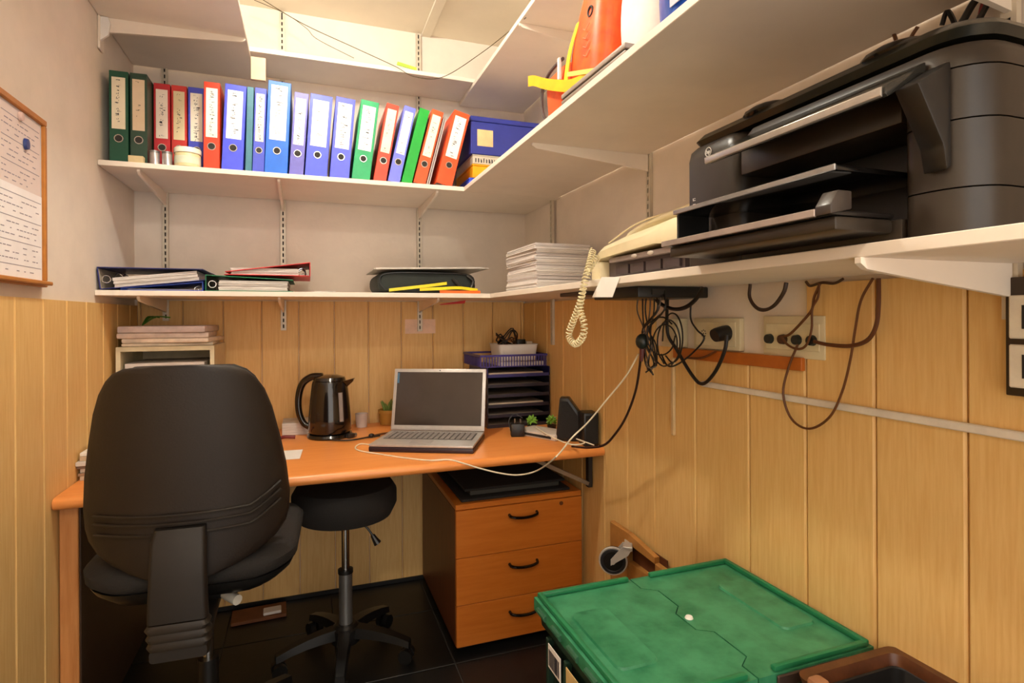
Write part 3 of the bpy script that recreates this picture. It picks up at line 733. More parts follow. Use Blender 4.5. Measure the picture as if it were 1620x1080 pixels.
# ================================================================== LETTER TRAYS + BASKET
TX0, TX1, TY0, TY1 = 0.735, 1.030, 2.355, 2.645
M_tray = mat('tray_dark', '#2a2430', 0.35, scale=30); 
for i in range(6):
    z0 = ZD + 0.0005 + i * 0.044
    t = thing('letter_tray', ['black letter tray at the bottom of the desk pile', 'black letter tray, second from the desk top', 'black letter tray, third from the desk top', 'black letter tray, fourth from the desk top', 'black letter tray just under the purple tray pair', 'dark letter tray directly under the purple basket tray'][i], 'letter tray', ((TX0 + TX1) / 2, (TY0 + TY1) / 2, z0), group='stack of letter trays')
    a, b = (TX1 - TX0) / 2, (TY1 - TY0) / 2
    G().box(-a, a, -b, b, 0, 0.003).box(-a, -a + 0.003, -b, b, 0.003, 0.042).box(a - 0.003, a, -b, b, 0.003, 0.042).box(-a, a, b - 0.003, b, 0.003, 0.042).box(-a, a, -b, -b + 0.003, 0.003, 0.014).build('tray_shell', M_tray if i < 5 else cm('#2c2760', 0.4), t)
    G().box(-a + 0.008, a - 0.03, -b + 0.006, b - 0.01, 0.0032, 0.009 + 0.005 * (i % 3)).build('sheets', cm(['#a8927c', '#8a7868', '#b4a08a'][i % 3], 0.8), t)
ZT = ZD + 0.0005 + 6 * 0.044
t = thing('basket_tray', 'purple-blue slatted basket tray on top of the letter trays', 'basket', ((TX0 + TX1) / 2 - 0.02, (TY0 + TY1) / 2, ZT))
a, b = 0.155, 0.14
mpu = cm('#3a2e7a', 0.4)
G().box(-a, a, -b, b, 0, 0.003).build('basket_floor', mpu, t)
rim = G().box(-a - .003, a + .003, -b - .003, -b, 0.046, 0.055).box(-a - .003, a + .003, b, b + .003, 0.046, 0.055).box(-a - .003, -a, -b, b, 0.046, 0.055).box(a, a + .003, -b, b, 0.046, 0.055).build('basket_rim', mpu, t)
sl = G().box(-0.002, 0.002, -0.0012, 0.0012, 0.0, 0.044).build('slat', mpu, t); slm = sl.data; sl.location = (-a, -b, 0.003)
for i in range(1, 24): link('slat', slm, t, loc=(-a + 2 * a * i / 24, -b, 0.003))
for i in range(0, 22): link('slat', slm, t, loc=(-a, -b + 2 * b * (i + .5) / 22, 0.003), rot=(0, 0, math.pi / 2)); link('slat', slm, t, loc=(a, -b + 2 * b * (i + .5) / 22, 0.003), rot=(0, 0, math.pi / 2))
G().box(-0.06, 0.145, -0.13, 0.12, 0.0035, 0.02).build('sheets', M_paperstack, t)
t = thing('white_basket', 'small white plastic basket full of black cables on top of the trays', 'basket', (0.905, 2.49, ZT + 0.022))
def tub(g, wx_, wy_, h, th, fl_=1.12):
    o_ = [rrect(wx_, wy_, 0.015, 3), rrect(wx_ * fl_, wy_ * fl_, 0.018, 3), rrect(wx_ * fl_ + .005, wy_ * fl_ + .005, 0.02, 3), rrect(wx_ * fl_ - th, wy_ * fl_ - th, 0.016, 3), rrect(wx_ - th, wy_ - th, 0.013, 3)]
    zz = [0, h - 0.004, h, h, th]
    return g.loft([[Vector((p_[0], p_[1], z)) for p_ in r_] for r_, z in zip(o_, zz)])
tub(G(), 0.085, 0.07, 0.075, 0.003).build('basket_body', M_white, t)
rr = random.Random(11)
for i in range(4):
    g = G(); pts = []
    for k_ in range(14): 
        an = k_ * 0.9 + i; pts.append((-0.03 + 0.045 * math.cos(an) + rr.uniform(-.012, .012), 0.035 * math.sin(an), 0.055 + 0.10 * rr.random() * math.sin(math.pi * k_ / 13)))
    g.tube(pts, 0.0032, 6, 4).build('cable_loop', M_wireblk if i < 3 else M_wirebrn, t)
G().box(0.01, 0.05, -0.03, 0.0, 0.05, 0.095, 0.003, 2).build('plug', M_blackpl, t)
G().box(0.055, 0.085, -0.03, 0.02, 0.045, 0.085, 0.003, 2).build('small_adapter', cm('#c9bfae', 0.5), t)

# ================================================================== RIGHT END OF THE DESK
t = thing('power_brick', 'small black power adapter standing on the desk before the trays', 'adapter', (0.805, 2.165, ZD + 0.0005), (0, 0, math.radians(-15)))
G().box(-0.030, 0.026, -0.022, 0.022, 0, 0.052, 0.004, 2).build('adapter_body', M_blackpl, t)
for i, dx in enumerate((-0.012, 0.010)): G().cyl((dx, 0, 0.052), (dx, 0, 0.070), 0.003, seg=8).build('prong', M_chrome, t)
G().tube([(-0.03, 0, 0.02), (-0.035, 0.02, 0.06), (-0.01, 0.03, 0.085), (0.02, 0.02, 0.07)], 0.0018, 6, 5).build('cord', M_wireblk, t)
def mini_plant(x_, y_, r_, label):
    t = thing('mini_plant', label, 'plant', (x_, y_, ZD + 0.0005), group='two little artificial plants')
    G().lathe([(0.001, 0), (0.016, 0), (0.021, 0.022), (0.018, 0.022), (0.001, 0.020)], seg=20).build('pot', cm('#231d1a', 0.4), t)
    rr = random.Random(int(x_ * 1000))
    for i in range(26):
        zf = 1 - 2 * (i + .5) / 26; an = i * 2.39996; q = math.sqrt(1 - zf * zf); d_ = Vector((q * math.cos(an), q * math.sin(an), zf))
        c_ = Vector((0, 0, 0.022 + r_ * .8))
        if zf < -0.75: continue
        G().tube([c_ + d_ * r_ * 0.2, c_ + d_ * r_ * 0.75, c_ + d_ * r_ * rr.uniform(.95, 1.15)], lambda s_: 0.0075 * (1 - s_ * .75), 6).build('leaf', M_leaf, t)
mini_plant(0.905, 2.262, 0.024, 'round green mini plant on the desk, left of the two')
mini_plant(0.985, 2.232, 0.024, 'round green mini plant beside the black speakers')
t = thing('flat_router', 'flat white router lying beneath cables by the black speakers', 'router', (0.905, 2.13, ZD + 0.0005), (0, 0, math.radians(-62)))
G().box(-0.10, 0.10, -0.055, 0.055, 0, 0.024, 0.004, 2).build('router_shell', cm('#cbbfb2', 0.45), t); G().box(-0.08, 0.08, -0.0555, -0.055, 0.006, 0.016).build('port_strip', M_slot, t)
t = thing('desk_speaker', 'black wedge-shaped speaker at the right desk end, left one', 'speaker', (0.975, 2.015, ZD + 0.0005), (0, 0, math.radians(-30)), 'pair of black speakers')
G().prism([(-0.062, 0), (0.062, 0), (0.040, 0.10), (-0.010, 0.168), (-0.045, 0.168)], 'y', -0.025, 0.032, 0.004).build('cabinet', M_blackpl, t)
G().prism([(-0.052, 0.012), (0.045, 0.012), (0.028, 0.095), (-0.014, 0.155), (-0.040, 0.155)], 'y', -0.0275, -0.0255).build('grille', M_fabric, t)
t = thing('desk_speaker', 'black upright box speaker at the very right desk end', 'speaker', (1.000, 1.925, ZD + 0.0005), (0, 0, math.radians(-8)), 'pair of black speakers')
G().box(-0.028, 0.030, -0.035, 0.035, 0, 0.125, 0.005, 2).build('cabinet', M_blackpl, t); G().box(-0.022, 0.024, -0.0365, -0.0352, 0.012, 0.115).build('grille', M_fabric, t)

# ================================================================== LEFT END OF THE DESK
t = thing('document_rack', 'cream document drawer rack at the left back desk corner', 'rack', (-0.48, 2.50, ZD + 0.0005))
a, b, h = 0.155, 0.15, 0.385
g = G(); g.box(-a, -a + 0.014, -b, b, 0, h - 0.016).box(a - 0.014, a, -b, b, 0, h - 0.016).box(-a, a, -b, b, h - 0.0159, h).box(-a + 0.0141, a - 0.0141, -b, b, 0, 0.012).box(-a + 0.0141, a - 0.0141, b - 0.008, b, 0.0121, h - 0.0161)
g.build('rack_body', cm('#d9ccaa', 0.5), t, 0)
for i in range(4):
    z0 = 0.03 + i * 0.085
    s_ = G().box(-a + 0.0145, a - 0.0145, -b + 0.004, b - 0.01, z0, z0 + 0.005).build('rack_shelf', cm('#cabd9a', 0.5), t)
    G().box(-a + 0.025, a - 0.035, -b + 0.010, b - 0.02, z0 + 0.0055, z0 + 0.04).build('sheets', M_paperstack, s_)
z = ZD + 0.0005 + h + 0.0005
for i, (dx, dy, rz, th, sx, c, lb) in enumerate(((0.0, 0.0, 0.05, 0.012, 0.145, '#d6c6b2', 'thin beige folder at the bottom of the pile on the rack'),
                                                 (0.01, -0.01, -0.07, 0.016, 0.14, '#e8d6c4', 'cream paper bundle in the pile on the rack'),
                                                 (-0.012, 0.0, 0.03, 0.020, 0.145, '#d8c2b4', 'pinkish paper bundle in the pile on the rack'),
                                                 (-0.006, -0.008, -0.04, 0.024, 0.14, '#c8b6b2', 'wrinkled grey plastic packet on top of the rack pile'))):
    o = G().box(-sx, sx, -0.14, 0.13, 0, th, min(0.005, th * .4), 2).build('paper_bundle', cm(c, 0.6, var=.1, bump=.2), label=lb, cat='papers', group='papers piled on the rack')
    o.location = (-0.482 + dx, 2.50 + dy, z); o.rotation_euler = (0, 0, rz); z += th + 0.0004
g = G()
for an, L_ in ((0.2, 0.10), (0.9, 0.08), (-0.5, 0.07)):
    q = Vector((math.cos(an), -0.3, 0))
    P = [Vector((0, 0, 0)), q * L_ * .5 + Vector((0, 0, .03)), q * L_ + Vector((0, 0, .028))]
    rings = []
    for i, p_ in enumerate(smooth_path(P, 5)):
        f = i / 10; wd = 0.022 * math.sin(math.pi * min(1, f * .92 + .06)); 
        rings.append([p_ + Vector((0, wd, .004)), p_ + Vector((0, 0, 0.001)), p_ + Vector((0, -wd, .004)), p_ + Vector((0, 0, -0.001))])
    g.loft(rings)
o = g.build('leaf_sprig', cm('#4f8a22', 0.5), label='green leaf sprig lying on the pile above the rack', cat='leaf'); o.location = (-0.58, 2.46, z + 0.001)
z = ZD + 0.0005
for i in range(7):
    th = (0.012, 0.009, 0.014, 0.010, 0.012, 0.014, 0.010)[i]; rr = random.Random(i)
    o = G().box(-0.075, 0.075, -0.105, 0.105, 0, th, 0.001, 1).build('magazine', cm(['#d8cab4', '#a58a70', '#e2d8c8', '#8a7460', '#d8d0c4', '#c2a888', '#ece4d6'][i], 0.6), label=['bottom magazine of the pile at the left desk end', 'brown magazine, second from bottom at left desk end', 'cream magazine, third from bottom at left desk end', 'dark brown magazine in the middle of the left pile', 'pale magazine, fifth from bottom at left desk end', 'tan magazine, second from top at left desk end', 'top white magazine of the pile at left desk end'][i], cat='magazine', group='magazines on the left desk end')
    o.location = (-0.574 + rr.uniform(-.004, .006), 2.140 + rr.uniform(-.01, .012), z); o.rotation_euler = (0, 0, rr.uniform(-.03, .03)); z += th + 0.0003

# ================================================================== PRINTER
t = thing('printer', 'big black all-in-one printer on the right-hand shelf', 'printer', (0.88, 0.72, ZB1 + 0.0005))
def pz(z): return z - ZB1 - 0.0005
def pb(g, x0, x1, y0, y1, z0, z1, bev=0.004, seg=2): return g.box(x0 - 0.88, x1 - 0.88, y0 - 0.72, y1 - 0.72, pz(z0), pz(z1), bev, seg)
PYN, PYF = 0.440, 0.985          # near and far ends
# rounded footprint body, built as stacked slices
def foot(x0, x1, y0, y1, r, n=6):
    pts = []
    for cx_, cy_, a0 in ((x1 - .02, y1 - .02, 0), (x0 + r * .35, y1 - r * .35, 90), (x0 + r, y0 + r, 180), (x1 - .02, y0 + .02, 270)):
        q = {0: .02, 90: r * .35, 180: r, 270: .02}[a0]
        for i in range(n + 1):
            a = math.radians(a0 + 90 * i / n); pts.append((cx_ + q * math.cos(a) - 0.88, cy_ + q * math.sin(a) - 0.72))
    return pts
def slab(g, x0, x1, y0, y1, r, zs):
    rings = []
    for z, ins in zs: rings.append([Vector((a, b, pz(z))) for a, b in foot(x0 + ins, x1 - ins * .3, y0 + ins, y1 - ins, r)])
    return g.loft(rings)
RX = 1.028
body = slab(G(), 0.86, RX, PYN, PYF, 0.03, [(1.3415, 0), (1.584, 0)]).build('rear_body', M_printer, t, 40)
slab(G(), 0.745, 0.865, 0.835, PYF, 0.03, [(1.3415, 0), (1.560, 0), (1.578, 0.003), (1.588, 0.012)]).build('far_tower', M_printer, t, 40)
slab(G(), 0.745, 0.865, PYN, 0.535, 0.055, [(1.3415, 0), (1.398, 0.0)]).build('near_tower', M_printer, t, 40)
slab(G(), 0.745, 0.865, PYN, 0.535, 0.055, [(1.400, 0), (1.482, 0.0)]).build('near_tower', M_printer, t, 40)
slab(G(), 0.745, 0.865, PYN, 0.535, 0.055, [(1.484, 0), (1.546, 0.0)]).build('near_tower', M_printer, t, 40)
pb(G(), 0.749, 0.865, 0.5355, 0.8345, 1.3425, 1.372, 0.003).build('front_sill', M_printer, t)
pb(G(), 0.749, 0.862, 0.5355, 0.8345, 1.500, 1.547, 0.003).build('front_header', M_printer, t)
pb(G(), 0.845, 0.8595, 0.5355, 0.8345, 1.3725, 1.4965, 0.0).build('paper_mouth', cm('#060505', 0.3), t)
slab(G(), 0.745, 0.865, PYN, 0.834, 0.055, [(1.548, 0.0), (1.566, 0.002), (1.580, 0.010)]).build('control_deck', M_printer, t, 40)
slab(G(), 0.752, RX, PYN + 0.004, PYF - 0.004, 0.055, [(1.5895, 0.008), (1.600, 0.002), (1.612, 0.012), (1.618, 0.03)]).build('scanner_lid', cm('#1b1c16', 0.25), t, 40)
for yy in (0.815, 0.575):
    G().ball((0.80 - 0.88, yy - 0.72, pz(1.612)), 0.045, 0.055, 0.018).build('lid_hump', M_gloss, t)
# front flap (tilted control panel)
fa = [(0.744, 1.550), (0.676, 1.513), (0.671, 1.516), (0.672, 1.526), (0.744, 1.566)]
G().prism([(a - 0.88, pz(b)) for a, b in fa], 'y', 0.500 - 0.72, 0.828 - 0.72, 0.0015).build('control_flap', cm('#2a2824', 0.16), t)
G().prism([(0.6705 - 0.88, pz(1.5125)), (0.6702 - 0.88, pz(1.5265)), (0.666 - 0.88, pz(1.524)), (0.6665 - 0.88, pz(1.514))], 'y', 0.503 - 0.72, 0.832 - 0.72, 0.0008).build('flap_trim', cm('#b5aca2', 0.25, 0.6), t)
G().prism([(0.685 - 0.88, pz(1.520)), (0.7445 - 0.88, pz(1.555)), (0.7445 - 0.88, pz(1.425)), (0.736 - 0.88, pz(1.42)), (0.730 - 0.88, pz(1.45))], 'y', 0.470 - 0.72, 0.4995 - 0.72, 0.003).build('flap_hinge_cheek', cm('#0e0c0b', 0.4), t)
# output tray
G().box(0.655 - .88, 0.845 - .88, 0.555 - .72, 0.905 - .72, pz(1.434), pz(1.442), 0.002, 2).build('output_tray', M_gloss, t)
G().box(0.6515 - .88, 0.6548 - .88, 0.555 - .72, 0.905 - .72, pz(1.434), pz(1.4425), 0.001, 1).build('tray_lip', cm('#a9a6a4', 0.2, 0.7), t)
# paper tray
it = G().box(0.640 - .88, 0.745 - .88, 0.545 - .72, 0.900 - .72, pz(1.353), pz(1.372), 0.004, 2).build('paper_tray', M_printer, t)
G().box(0.632 - .88, 0.748 - .88, 0.545 - .72, 0.908 - .72, pz(1.3725), pz(1.380), 0.003, 2).build('tray_plate', cm('#1d1917', 0.25), t)
G().box(0.627 - .88, 0.6315 - .88, 0.565 - .72, 0.908 - .72, pz(1.3725), pz(1.383), 0.001, 1).build('tray_lip', cm('#b3a49b', 0.25, 0.5), t)
G().prism([(0.627 - .88, pz(1.3725)), (0.664 - .88, pz(1.3805)), (0.664 - .88, pz(1.404)), (0.640 - .88, pz(1.404)), (0.627 - .88, pz(1.385))], 'y', 0.540 - .72, 0.5645 - .72, 0.002).build('tray_tab', cm('#3a322d', 0.35), t)
G().box(0.700 - .88, 0.742 - .88, 0.60 - .72, 0.88 - .72, pz(1.381), pz(1.389)).build('loaded_paper', M_paper, t)
G().box(0.668 - .88, 0.742 - .88, 0.912 - .72, 0.917 - .72, pz(1.362), pz(1.440), 0.002, 1).build('paper_guide', M_blackpl, t)
# trim seams on the near end
for z in (1.399, 1.483): pass
# maker's mark and the tiny icons on the far tower
fx = 0.7445 - .88
mm = text_mesh('hp', 0.012)
lg = G().torus((fx - 0.0003, 0.918 - .72, pz(1.566)), 0.0085, 0.0007, 'x', 24, 5).build('logo_ring', M_white, t)
o = link('logo_letters', mm, t); mm.materials.append(M_white); o.matrix_local = Matrix.Translation((fx - 0.0004, 0.918 - .72, pz(1.566))) @ Matrix(((0, 0, -1, 0), (-1, 0, 0, 0), (0, 1, 0, 0), (0, 0, 0, 1)))
g = G(); rr = random.Random(9)
for i in range(6):
    z = 1.424 + i * 0.0115; yc = 0.962 - .72
    if i == 2: g.torus((fx - 0.0003, yc, pz(z)), 0.0036, 0.0007, 'x', 14, 4)
    else:
        for q in range(2): g.box(fx - 0.0008, fx, yc - 0.004, yc + 0.003 - 0.003 * q, pz(z - .0035 + q * .004), pz(z - .0025 + q * .004))
        g.box(fx - 0.0008, fx, yc + 0.002, yc + 0.0032, pz(z - .0035), pz(z + .002))
g.build('icon_column', M_white, t, 0, kind='stuff')
# cables rising behind the printer to the shelf above
for i, (p, r_, mt_, lb) in enumerate((
    ([(1412, 98), (1418, 70), (1413, 50)], 0.0035, M_wirebrn, 'short brown cable behind the printer, leftmost'),
    ([(1428, 98), (1440, 62), (1452, 42)], 0.0035, M_wirebrn, 'brown cable slanting up behind the printer lid'),
    ([(1490, 40), (1500, 18), (1520, 60)], 0.004, M_wireblk, 'black cable looping behind the printer near the wall'),
    ([(1475, 85), (1515, 45), (1540, 5), (1560, -15)], 0.006, M_wireblk, 'thick black cable rising behind the printer'),
    ([(1548, 60), (1552, 20), (1562, -15)], 0.004, cm('#8a2a2a', 0.5), 'red cable rising behind the printer'),
    ([(1536, 55), (1560, 10), (1575, -15)], 0.005, M_wireblk, 'black cable rising right of the red cable'))):
    G().tube([at(a, b, X=XR - 0.022) for a, b in p], r_, 6, 5).build('cable', mt_, label=lb, cat='cable', group='cables behind the printer')

# ================================================================== CREAM TELEPHONE / FAX
t = thing('fax_phone', 'cream fax telephone on the right-hand shelf beside the paper stack', 'telephone', (0.84, 1.20, ZB1 + 0.0005))
def q_(x_, y_, z_): return (x_ - 0.84, y_ - 1.20, z_ - ZB1 - 0.0005)
def fbox(x0, x1, y0, y1, z0, z1, bev=0.0, seg=2):
    return G().box(x0 - .84, x1 - .84, y0 - 1.20, y1 - 1.20, z0 - ZB1 - .0005, z1 - ZB1 - .0005, bev, seg)
M_grey = cm('#55484a', 0.45)
fbox(0.772, 1.00, 1.03, 1.36, 1.3415, 1.40, 0.004).build('lower_body', M_grey, t)
for i, (ya, yb) in enumerate(((1.04, 1.10), (1.11, 1.17), (1.18, 1.24), (1.25, 1.31))): fbox(0.764, 0.7715, ya, yb, 1.352, 1.376, 0.001, 1).build('front_panel', cm('#433738', 0.4), t)
fbox(0.752, 0.772, 1.045, 1.325, 1.384, 1.397, 0.002).build('key_strip', cm('#8a7a74', 0.4), t)
for i in range(2): G().ball(q_(0.751, 1.13 + i * 0.07, 1.391), 0.004, 0.012, 0.005).build('button', cm('#c9bdb0', 0.4), t)
# cream top shell: wedge that rises towards the near end, with rounded far nose
sec = []
for y_, zt_, zb_, xo in ((1.425, 1.405, 1.392, 0.03), (1.405, 1.424, 1.380, 0.012), (1.36, 1.436, 1.399, 0.004), (1.25, 1.447, 1.404, 0.0), (1.10, 1.457, 1.409, 0.0), (1.04, 1.462, 1.400, 0.0), (1.015, 1.456, 1.396, 0.004)):
    x0 = 0.742 + xo; x1 = 1.00
    sec.append([Vector(q_(x0, y_, zb_)), Vector(q_(x0 - .003, y_, (zb_ + zt_) / 2)), Vector(q_(x0 + 0.012, y_, zt_ - 0.004)), Vector(q_(x0 + 0.04, y_, zt_)), Vector(q_(x1 - .02, y_, zt_ + 0.018)), Vector(q_(x1, y_, zt_ + 0.006)), Vector(q_(x1, y_, zb_))])
G().loft(sec).build('top_shell', M_cream, t, 45)
fbox(0.745, 0.80, 1.362, 1.412, 1.3415, 1.392, 0.006).build('far_foot', M_cream, t)
# handset lying along the top
sec = []
for y_, z_, rz_, rx_ in ((1.40, 1.440, 0.012, 0.02), (1.37, 1.452, 0.018, 0.026), (1.32, 1.470, 0.013, 0.020), (1.22, 1.482, 0.011, 0.018), (1.12, 1.486, 0.012, 0.020), (1.07, 1.482, 0.017, 0.026), (1.04, 1.476, 0.012, 0.02)):
    sec.append([Vector(q_(0.86 + rx_ * math.cos(2 * math.pi * k_ / 12), y_, z_ + 0.012 + rz_ * math.sin(2 * math.pi * k_ / 12))) for k_ in range(12)])
G().loft(sec).build('handset', M_cream, t, 60)
G().tube([q_(0.80, 1.41, 1.450), q_(0.83, 1.30, 1.492), q_(0.88, 1.15, 1.512), q_(0.93, 1.03, 1.53)], 0.0022, 6, 6).build('line_cord', M_cream, t)
# coiled cord hanging over the shelf edge
def coil(path, r_, turns, wr_):
    P = smooth_path(path, 24); n = len(P); g = G(); pts = []
    Ls = [0]
    for i in range(1, n): Ls.append(Ls[-1] + (P[i] - P[i - 1]).length)
    tot = Ls[-1]; N_ = int(turns * 9); N = None; j = 0
    for i in range(N_ + 1):
        s_ = tot * i / N_
        while j < n - 2 and Ls[j + 1] < s_: j += 1
        f = (s_ - Ls[j]) / max(1e-9, Ls[j + 1] - Ls[j]); c = P[j].lerp(P[j + 1], f)
        tg = (P[min(j + 2, n - 1)] - P[max(j - 1, 0)]).normalized()
        if N is None: N = tg.orthogonal().normalized()
        N = (N - tg * N.dot(tg)).normalized(); Bn = tg.cross(N); a = 2 * math.pi * turns * i / N_
        rr_ = r_(i / N_) if callable(r_) else r_
        pts.append(c + (N * math.cos(a) + Bn * math.sin(a)) * rr_)
    return g.tube(pts, wr_, 5)
xc = 0.678
cp = [at(938, 396, X=0.735), at(932, 420, X=0.70), at(924, 450, X=xc), at(918, 478, X=xc), at(908, 505, X=xc), at(900, 530, X=xc), at(910, 544, X=xc), at(922, 532, X=xc), at(924, 512, X=xc), at(918, 490, X=xc), at(922, 462, X=xc + .006), at(930, 430, X=0.70), at(944, 405, X=0.738)]
coil(cp, 0.0085, 62, 0.0017).build('coiled_cord', cm('#e6d8ac', 0.45), label='cream coiled telephone cord looping down over the shelf edge', cat='cord')
# note stuck to the shelf edge
o = G(); o.add([at(952, 438, X=0.7085), at(981, 438, X=0.7085), at(969, 470, X=0.704), at(937, 470, X=0.704)], [(0, 1, 2, 3)])
for v in list(o.bm.verts): pass
g2 = bmesh.ops.extrude_face_region(o.bm, geom=list(o.bm.faces)); bmesh.ops.translate(o.bm, verts=[v for v in g2['geom'] if isinstance(v, bmesh.types.BMVert)], vec=(-0.0006, 0, 0))
o.build('paper_note', M_paper, label='small white paper note hanging from the shelf edge', cat='note')
# copier paper stack: individual bundles
z = SL
rr = random.Random(21)
hs = [0.030, 0.020, 0.013, 0.012, 0.014, 0.010, 0.013, 0.011, 0.012, 0.010, 0.011]
for i, h in enumerate(hs):
    lb = ['thickest paper bundle at the bottom of the shelf stack', 'paper bundle lying second from the bottom of the stack'] + ['paper bundle number %s from the bottom of the shelf stack' % n for n in ('three', 'four', 'five', 'six', 'seven', 'eight', 'nine', 'ten')] + ['topmost paper bundle of the shelf stack']
    g = G()
    k_ = max(3, int(h / 0.0035))
    for q in range(k_):
        jx, jy = rr.uniform(-.0025, .0025), rr.uniform(-.004, .004)
        g.box(-0.105 + jx, 0.105 + jx, -0.1485 + jy, 0.1485 + jy, h * q / k_, h * (q + .86) / k_)
    o = g.build('paper_bundle', cm(['#e4dcd6', '#d3c9c4', '#ddd3cb'][i % 3], 0.85, var=.03), label=lb[i], cat='papers', group='stack of paper bundles')
    o.location = (0.842 + rr.uniform(-.004, .004), 1.950 + rr.uniform(-.006, .006), z); o.rotation_euler = (0, 0, rr.uniform(-.02, .02)); z += h + 0.0003

# ================================================================== RIGHT WALL: SOCKETS, TRUNKING, CABLES
XS = XR - PT
M_sock = cm('#d9cba6', 0.4, var=0.02)
def wallbox(name, y0, y1, z0, z1, d, label, cat, mt, x=XR, bev=0.002):
    t = thing(name, label, cat, (x, (y0 + y1) / 2, (z0 + z1) / 2))
    G().box(-d, -0.0006, -(y1 - y0) / 2, (y1 - y0) / 2, -(z1 - z0) / 2, (z1 - z0) / 2, bev, 2).build('cover_plate', mt, t)
    return t
t = wallbox('junction_box', 1.385, 1.466, 1.152, 1.236, 0.035, 'beige junction box behind the cable bundle', 'junction box', M_sock)
G().box(-0.0365, -0.0352, -0.03, 0.03, -0.03, 0.03).build('box_lid', cm('#cdbf98', 0.4), t)
t = wallbox('wall_socket', 1.157, 1.338, 1.153, 1.237, 0.016, 'beige double wall socket with the black plug in it', 'socket', M_sock)
G().box(-0.0185, -0.0162, -0.078, 0.078, -0.032, 0.032, 0.001, 1).build('insert', cm('#e2d5b0', 0.35), t)
g = G()
for i in range(9):
    a = 2 * math.pi * i / 8; q = 0 if i == 8 else 0.009
    g.cyl((-0.0192, 0.045 + q * math.cos(a), q * math.sin(a)), (-0.0184, 0.045 + q * math.cos(a), q * math.sin(a)), 0.0018, seg=8)
g.build('socket_holes', M_slot, t)
t = wallbox('wall_socket', 0.908, 1.079, 1.147, 1.242, 0.014, 'beige four-hole wall outlet with thin cables plugged in', 'socket', M_sock)
G().box(-0.0165, -0.0142, -0.075, 0.075, -0.030, 0.030, 0.001, 1).build('insert', cm('#dccfa8', 0.35), t)
for i in range(4): G().cyl((-0.026, 0.062 - i * 0.040, -0.006), (-0.0163, 0.062 - i * 0.040, -0.006), 0.0105, 0.012, seg=14).build('plug', cm('#1c2220', 0.4) if i != 1 else cm('#4a2c18', 0.4), t)
t = wallbox('wall_socket', 0.40, 0.568, 1.118, 1.300, 0.018, 'dark framed wall socket block at the right image edge', 'socket', cm('#3a2a18', 0.5), XS)
for i in range(2):
    zc = -0.045 + 0.075 * i
    f = G().box(-0.022, -0.0182, -0.075, 0.078, zc - 0.033, zc + 0.033, 0.002, 1).build('insert', cm('#e6dcc8', 0.4), t)
    for k_ in range(3): G().box(-0.0226, -0.0221, 0.06 - k_ * 0.05 - 0.035, 0.06 - k_ * 0.05, zc - 0.018, zc + 0.018).build('opening', M_slot, f)
# plug of the double socket with thick cord
t = thing('power_plug', 'round black power plug in the beige double socket', 'plug', (XR - 0.0187, 1.200, 1.198))
G().tube([(-0.0003, 0, 0), (-0.012, 0, 0), (-0.034, 0, -0.004), (-0.040, 0, -0.006)], lambda s_: 0.021 - 0.004 * s_, 18).build('plug_body', M_blackpl, t)
P = [at(1150, 530, X=XR - 0.05), at(1146, 556, X=XR - 0.05), at(1130, 590, X=XR - 0.045), at(1111, 607, X=XR - 0.04), at(1094, 592, X=XR - 0.04), at(1070, 552, X=XR - 0.045), at(1057, 530, X=XR - 0.05), at(1055, 500, X=XR - 0.06), at(1056, 470, X=XR - 0.08)]
P = [q - Vector(t.location) for q in P]
G().tube(P, 0.0048, 8, 6).build('power_cord', M_wireblk, t)
# orange timber strip + trunking
G().box(XR - 0.012, XR - 0.0006, 0.960, 1.428, 1.120, 1.1495, 0.001, 1).build('timber_strip', cm('#b8641a', 0.5), label='narrow orange timber strip beneath the wall sockets', cat='wood strip')
bpy.data.objects['timber_strip'].location.x = -PT - 0.0004
G().box(XS - 0.012, XS - 0.0004, 0.15, 1.302, 1.048, 1.0625, 0.002, 1).build('cable_trunking', cm('#e2d8c8', 0.45), label='long white cable trunking running across the panelled right wall', cat='trunking')
G().box(XS - 0.010, XS - 0.0004, 1.430, 1.444, 0.886, 1.118, 0.002, 1).build('cable_trunking', cm('#d6b888', 0.45), label='short vertical pale trunking beneath the junction box', cat='trunking')
# power supply stuck beneath the shelf
t = thing('power_supply', 'black power supply fixed under the printer shelf', 'power supply', (0.91, 1.38, ZB1 - T - 0.0305))
G().box(-0.11, 0.11, -0.12, 0.12, 0, 0.030, 0.004, 2).build('supply_case', M_blackpl, t); G().box(-0.07, -0.03, -0.124, -0.1202, 0.008, 0.022).build('supply_socket', M_slot, t)
G().box(0.80, 1.0, 1.56, 1.74, ZB1 - T - 0.013, ZB1 - T - 0.0005, 0.002, 1).build('metal_plate', cm('#4c3f38', 0.5), label='dark flat plate under the shelf below the white note', cat='plate')
def cable(pts, r_, mt_, lb, X=XR - 0.03, n=6, grp='cables hanging on the right wall'):
    P = [at(p[0], p[1], X=(p[2] if len(p) > 2 else X)) for p in pts]
    return G().tube(P, r_, 6, n).build('cable', mt_, label=lb, cat='cable', group=grp)
cable([(1112, 455), (1100, 474), (1082, 487), (1062, 488), (1042, 478), (1030, 462)], 0.0055, M_wireblk, 'thick black cable arching under the shelf by the junction box', XR - 0.10)
cable([(1187, 449), (1186, 470), (1196, 486), (1210, 490), (1226, 482), (1240, 462), (1244, 447)], 0.0045, cm('#3a2414', 0.5), 'brown cable hanging in a U under the shelf')
cable([(1275, 445), (1282, 452), (1300, 447), (1320, 448), (1334, 441)], 0.003, cm('#4a2e14', 0.5), 'short brown cable looped tight under the shelf')
cable([(1298, 447), (1288, 470), (1284, 490), (1268, 510), (1250, 528), (1240, 532)], 0.003, M_wirebrn, 'brown cable running down to the four-hole outlet')
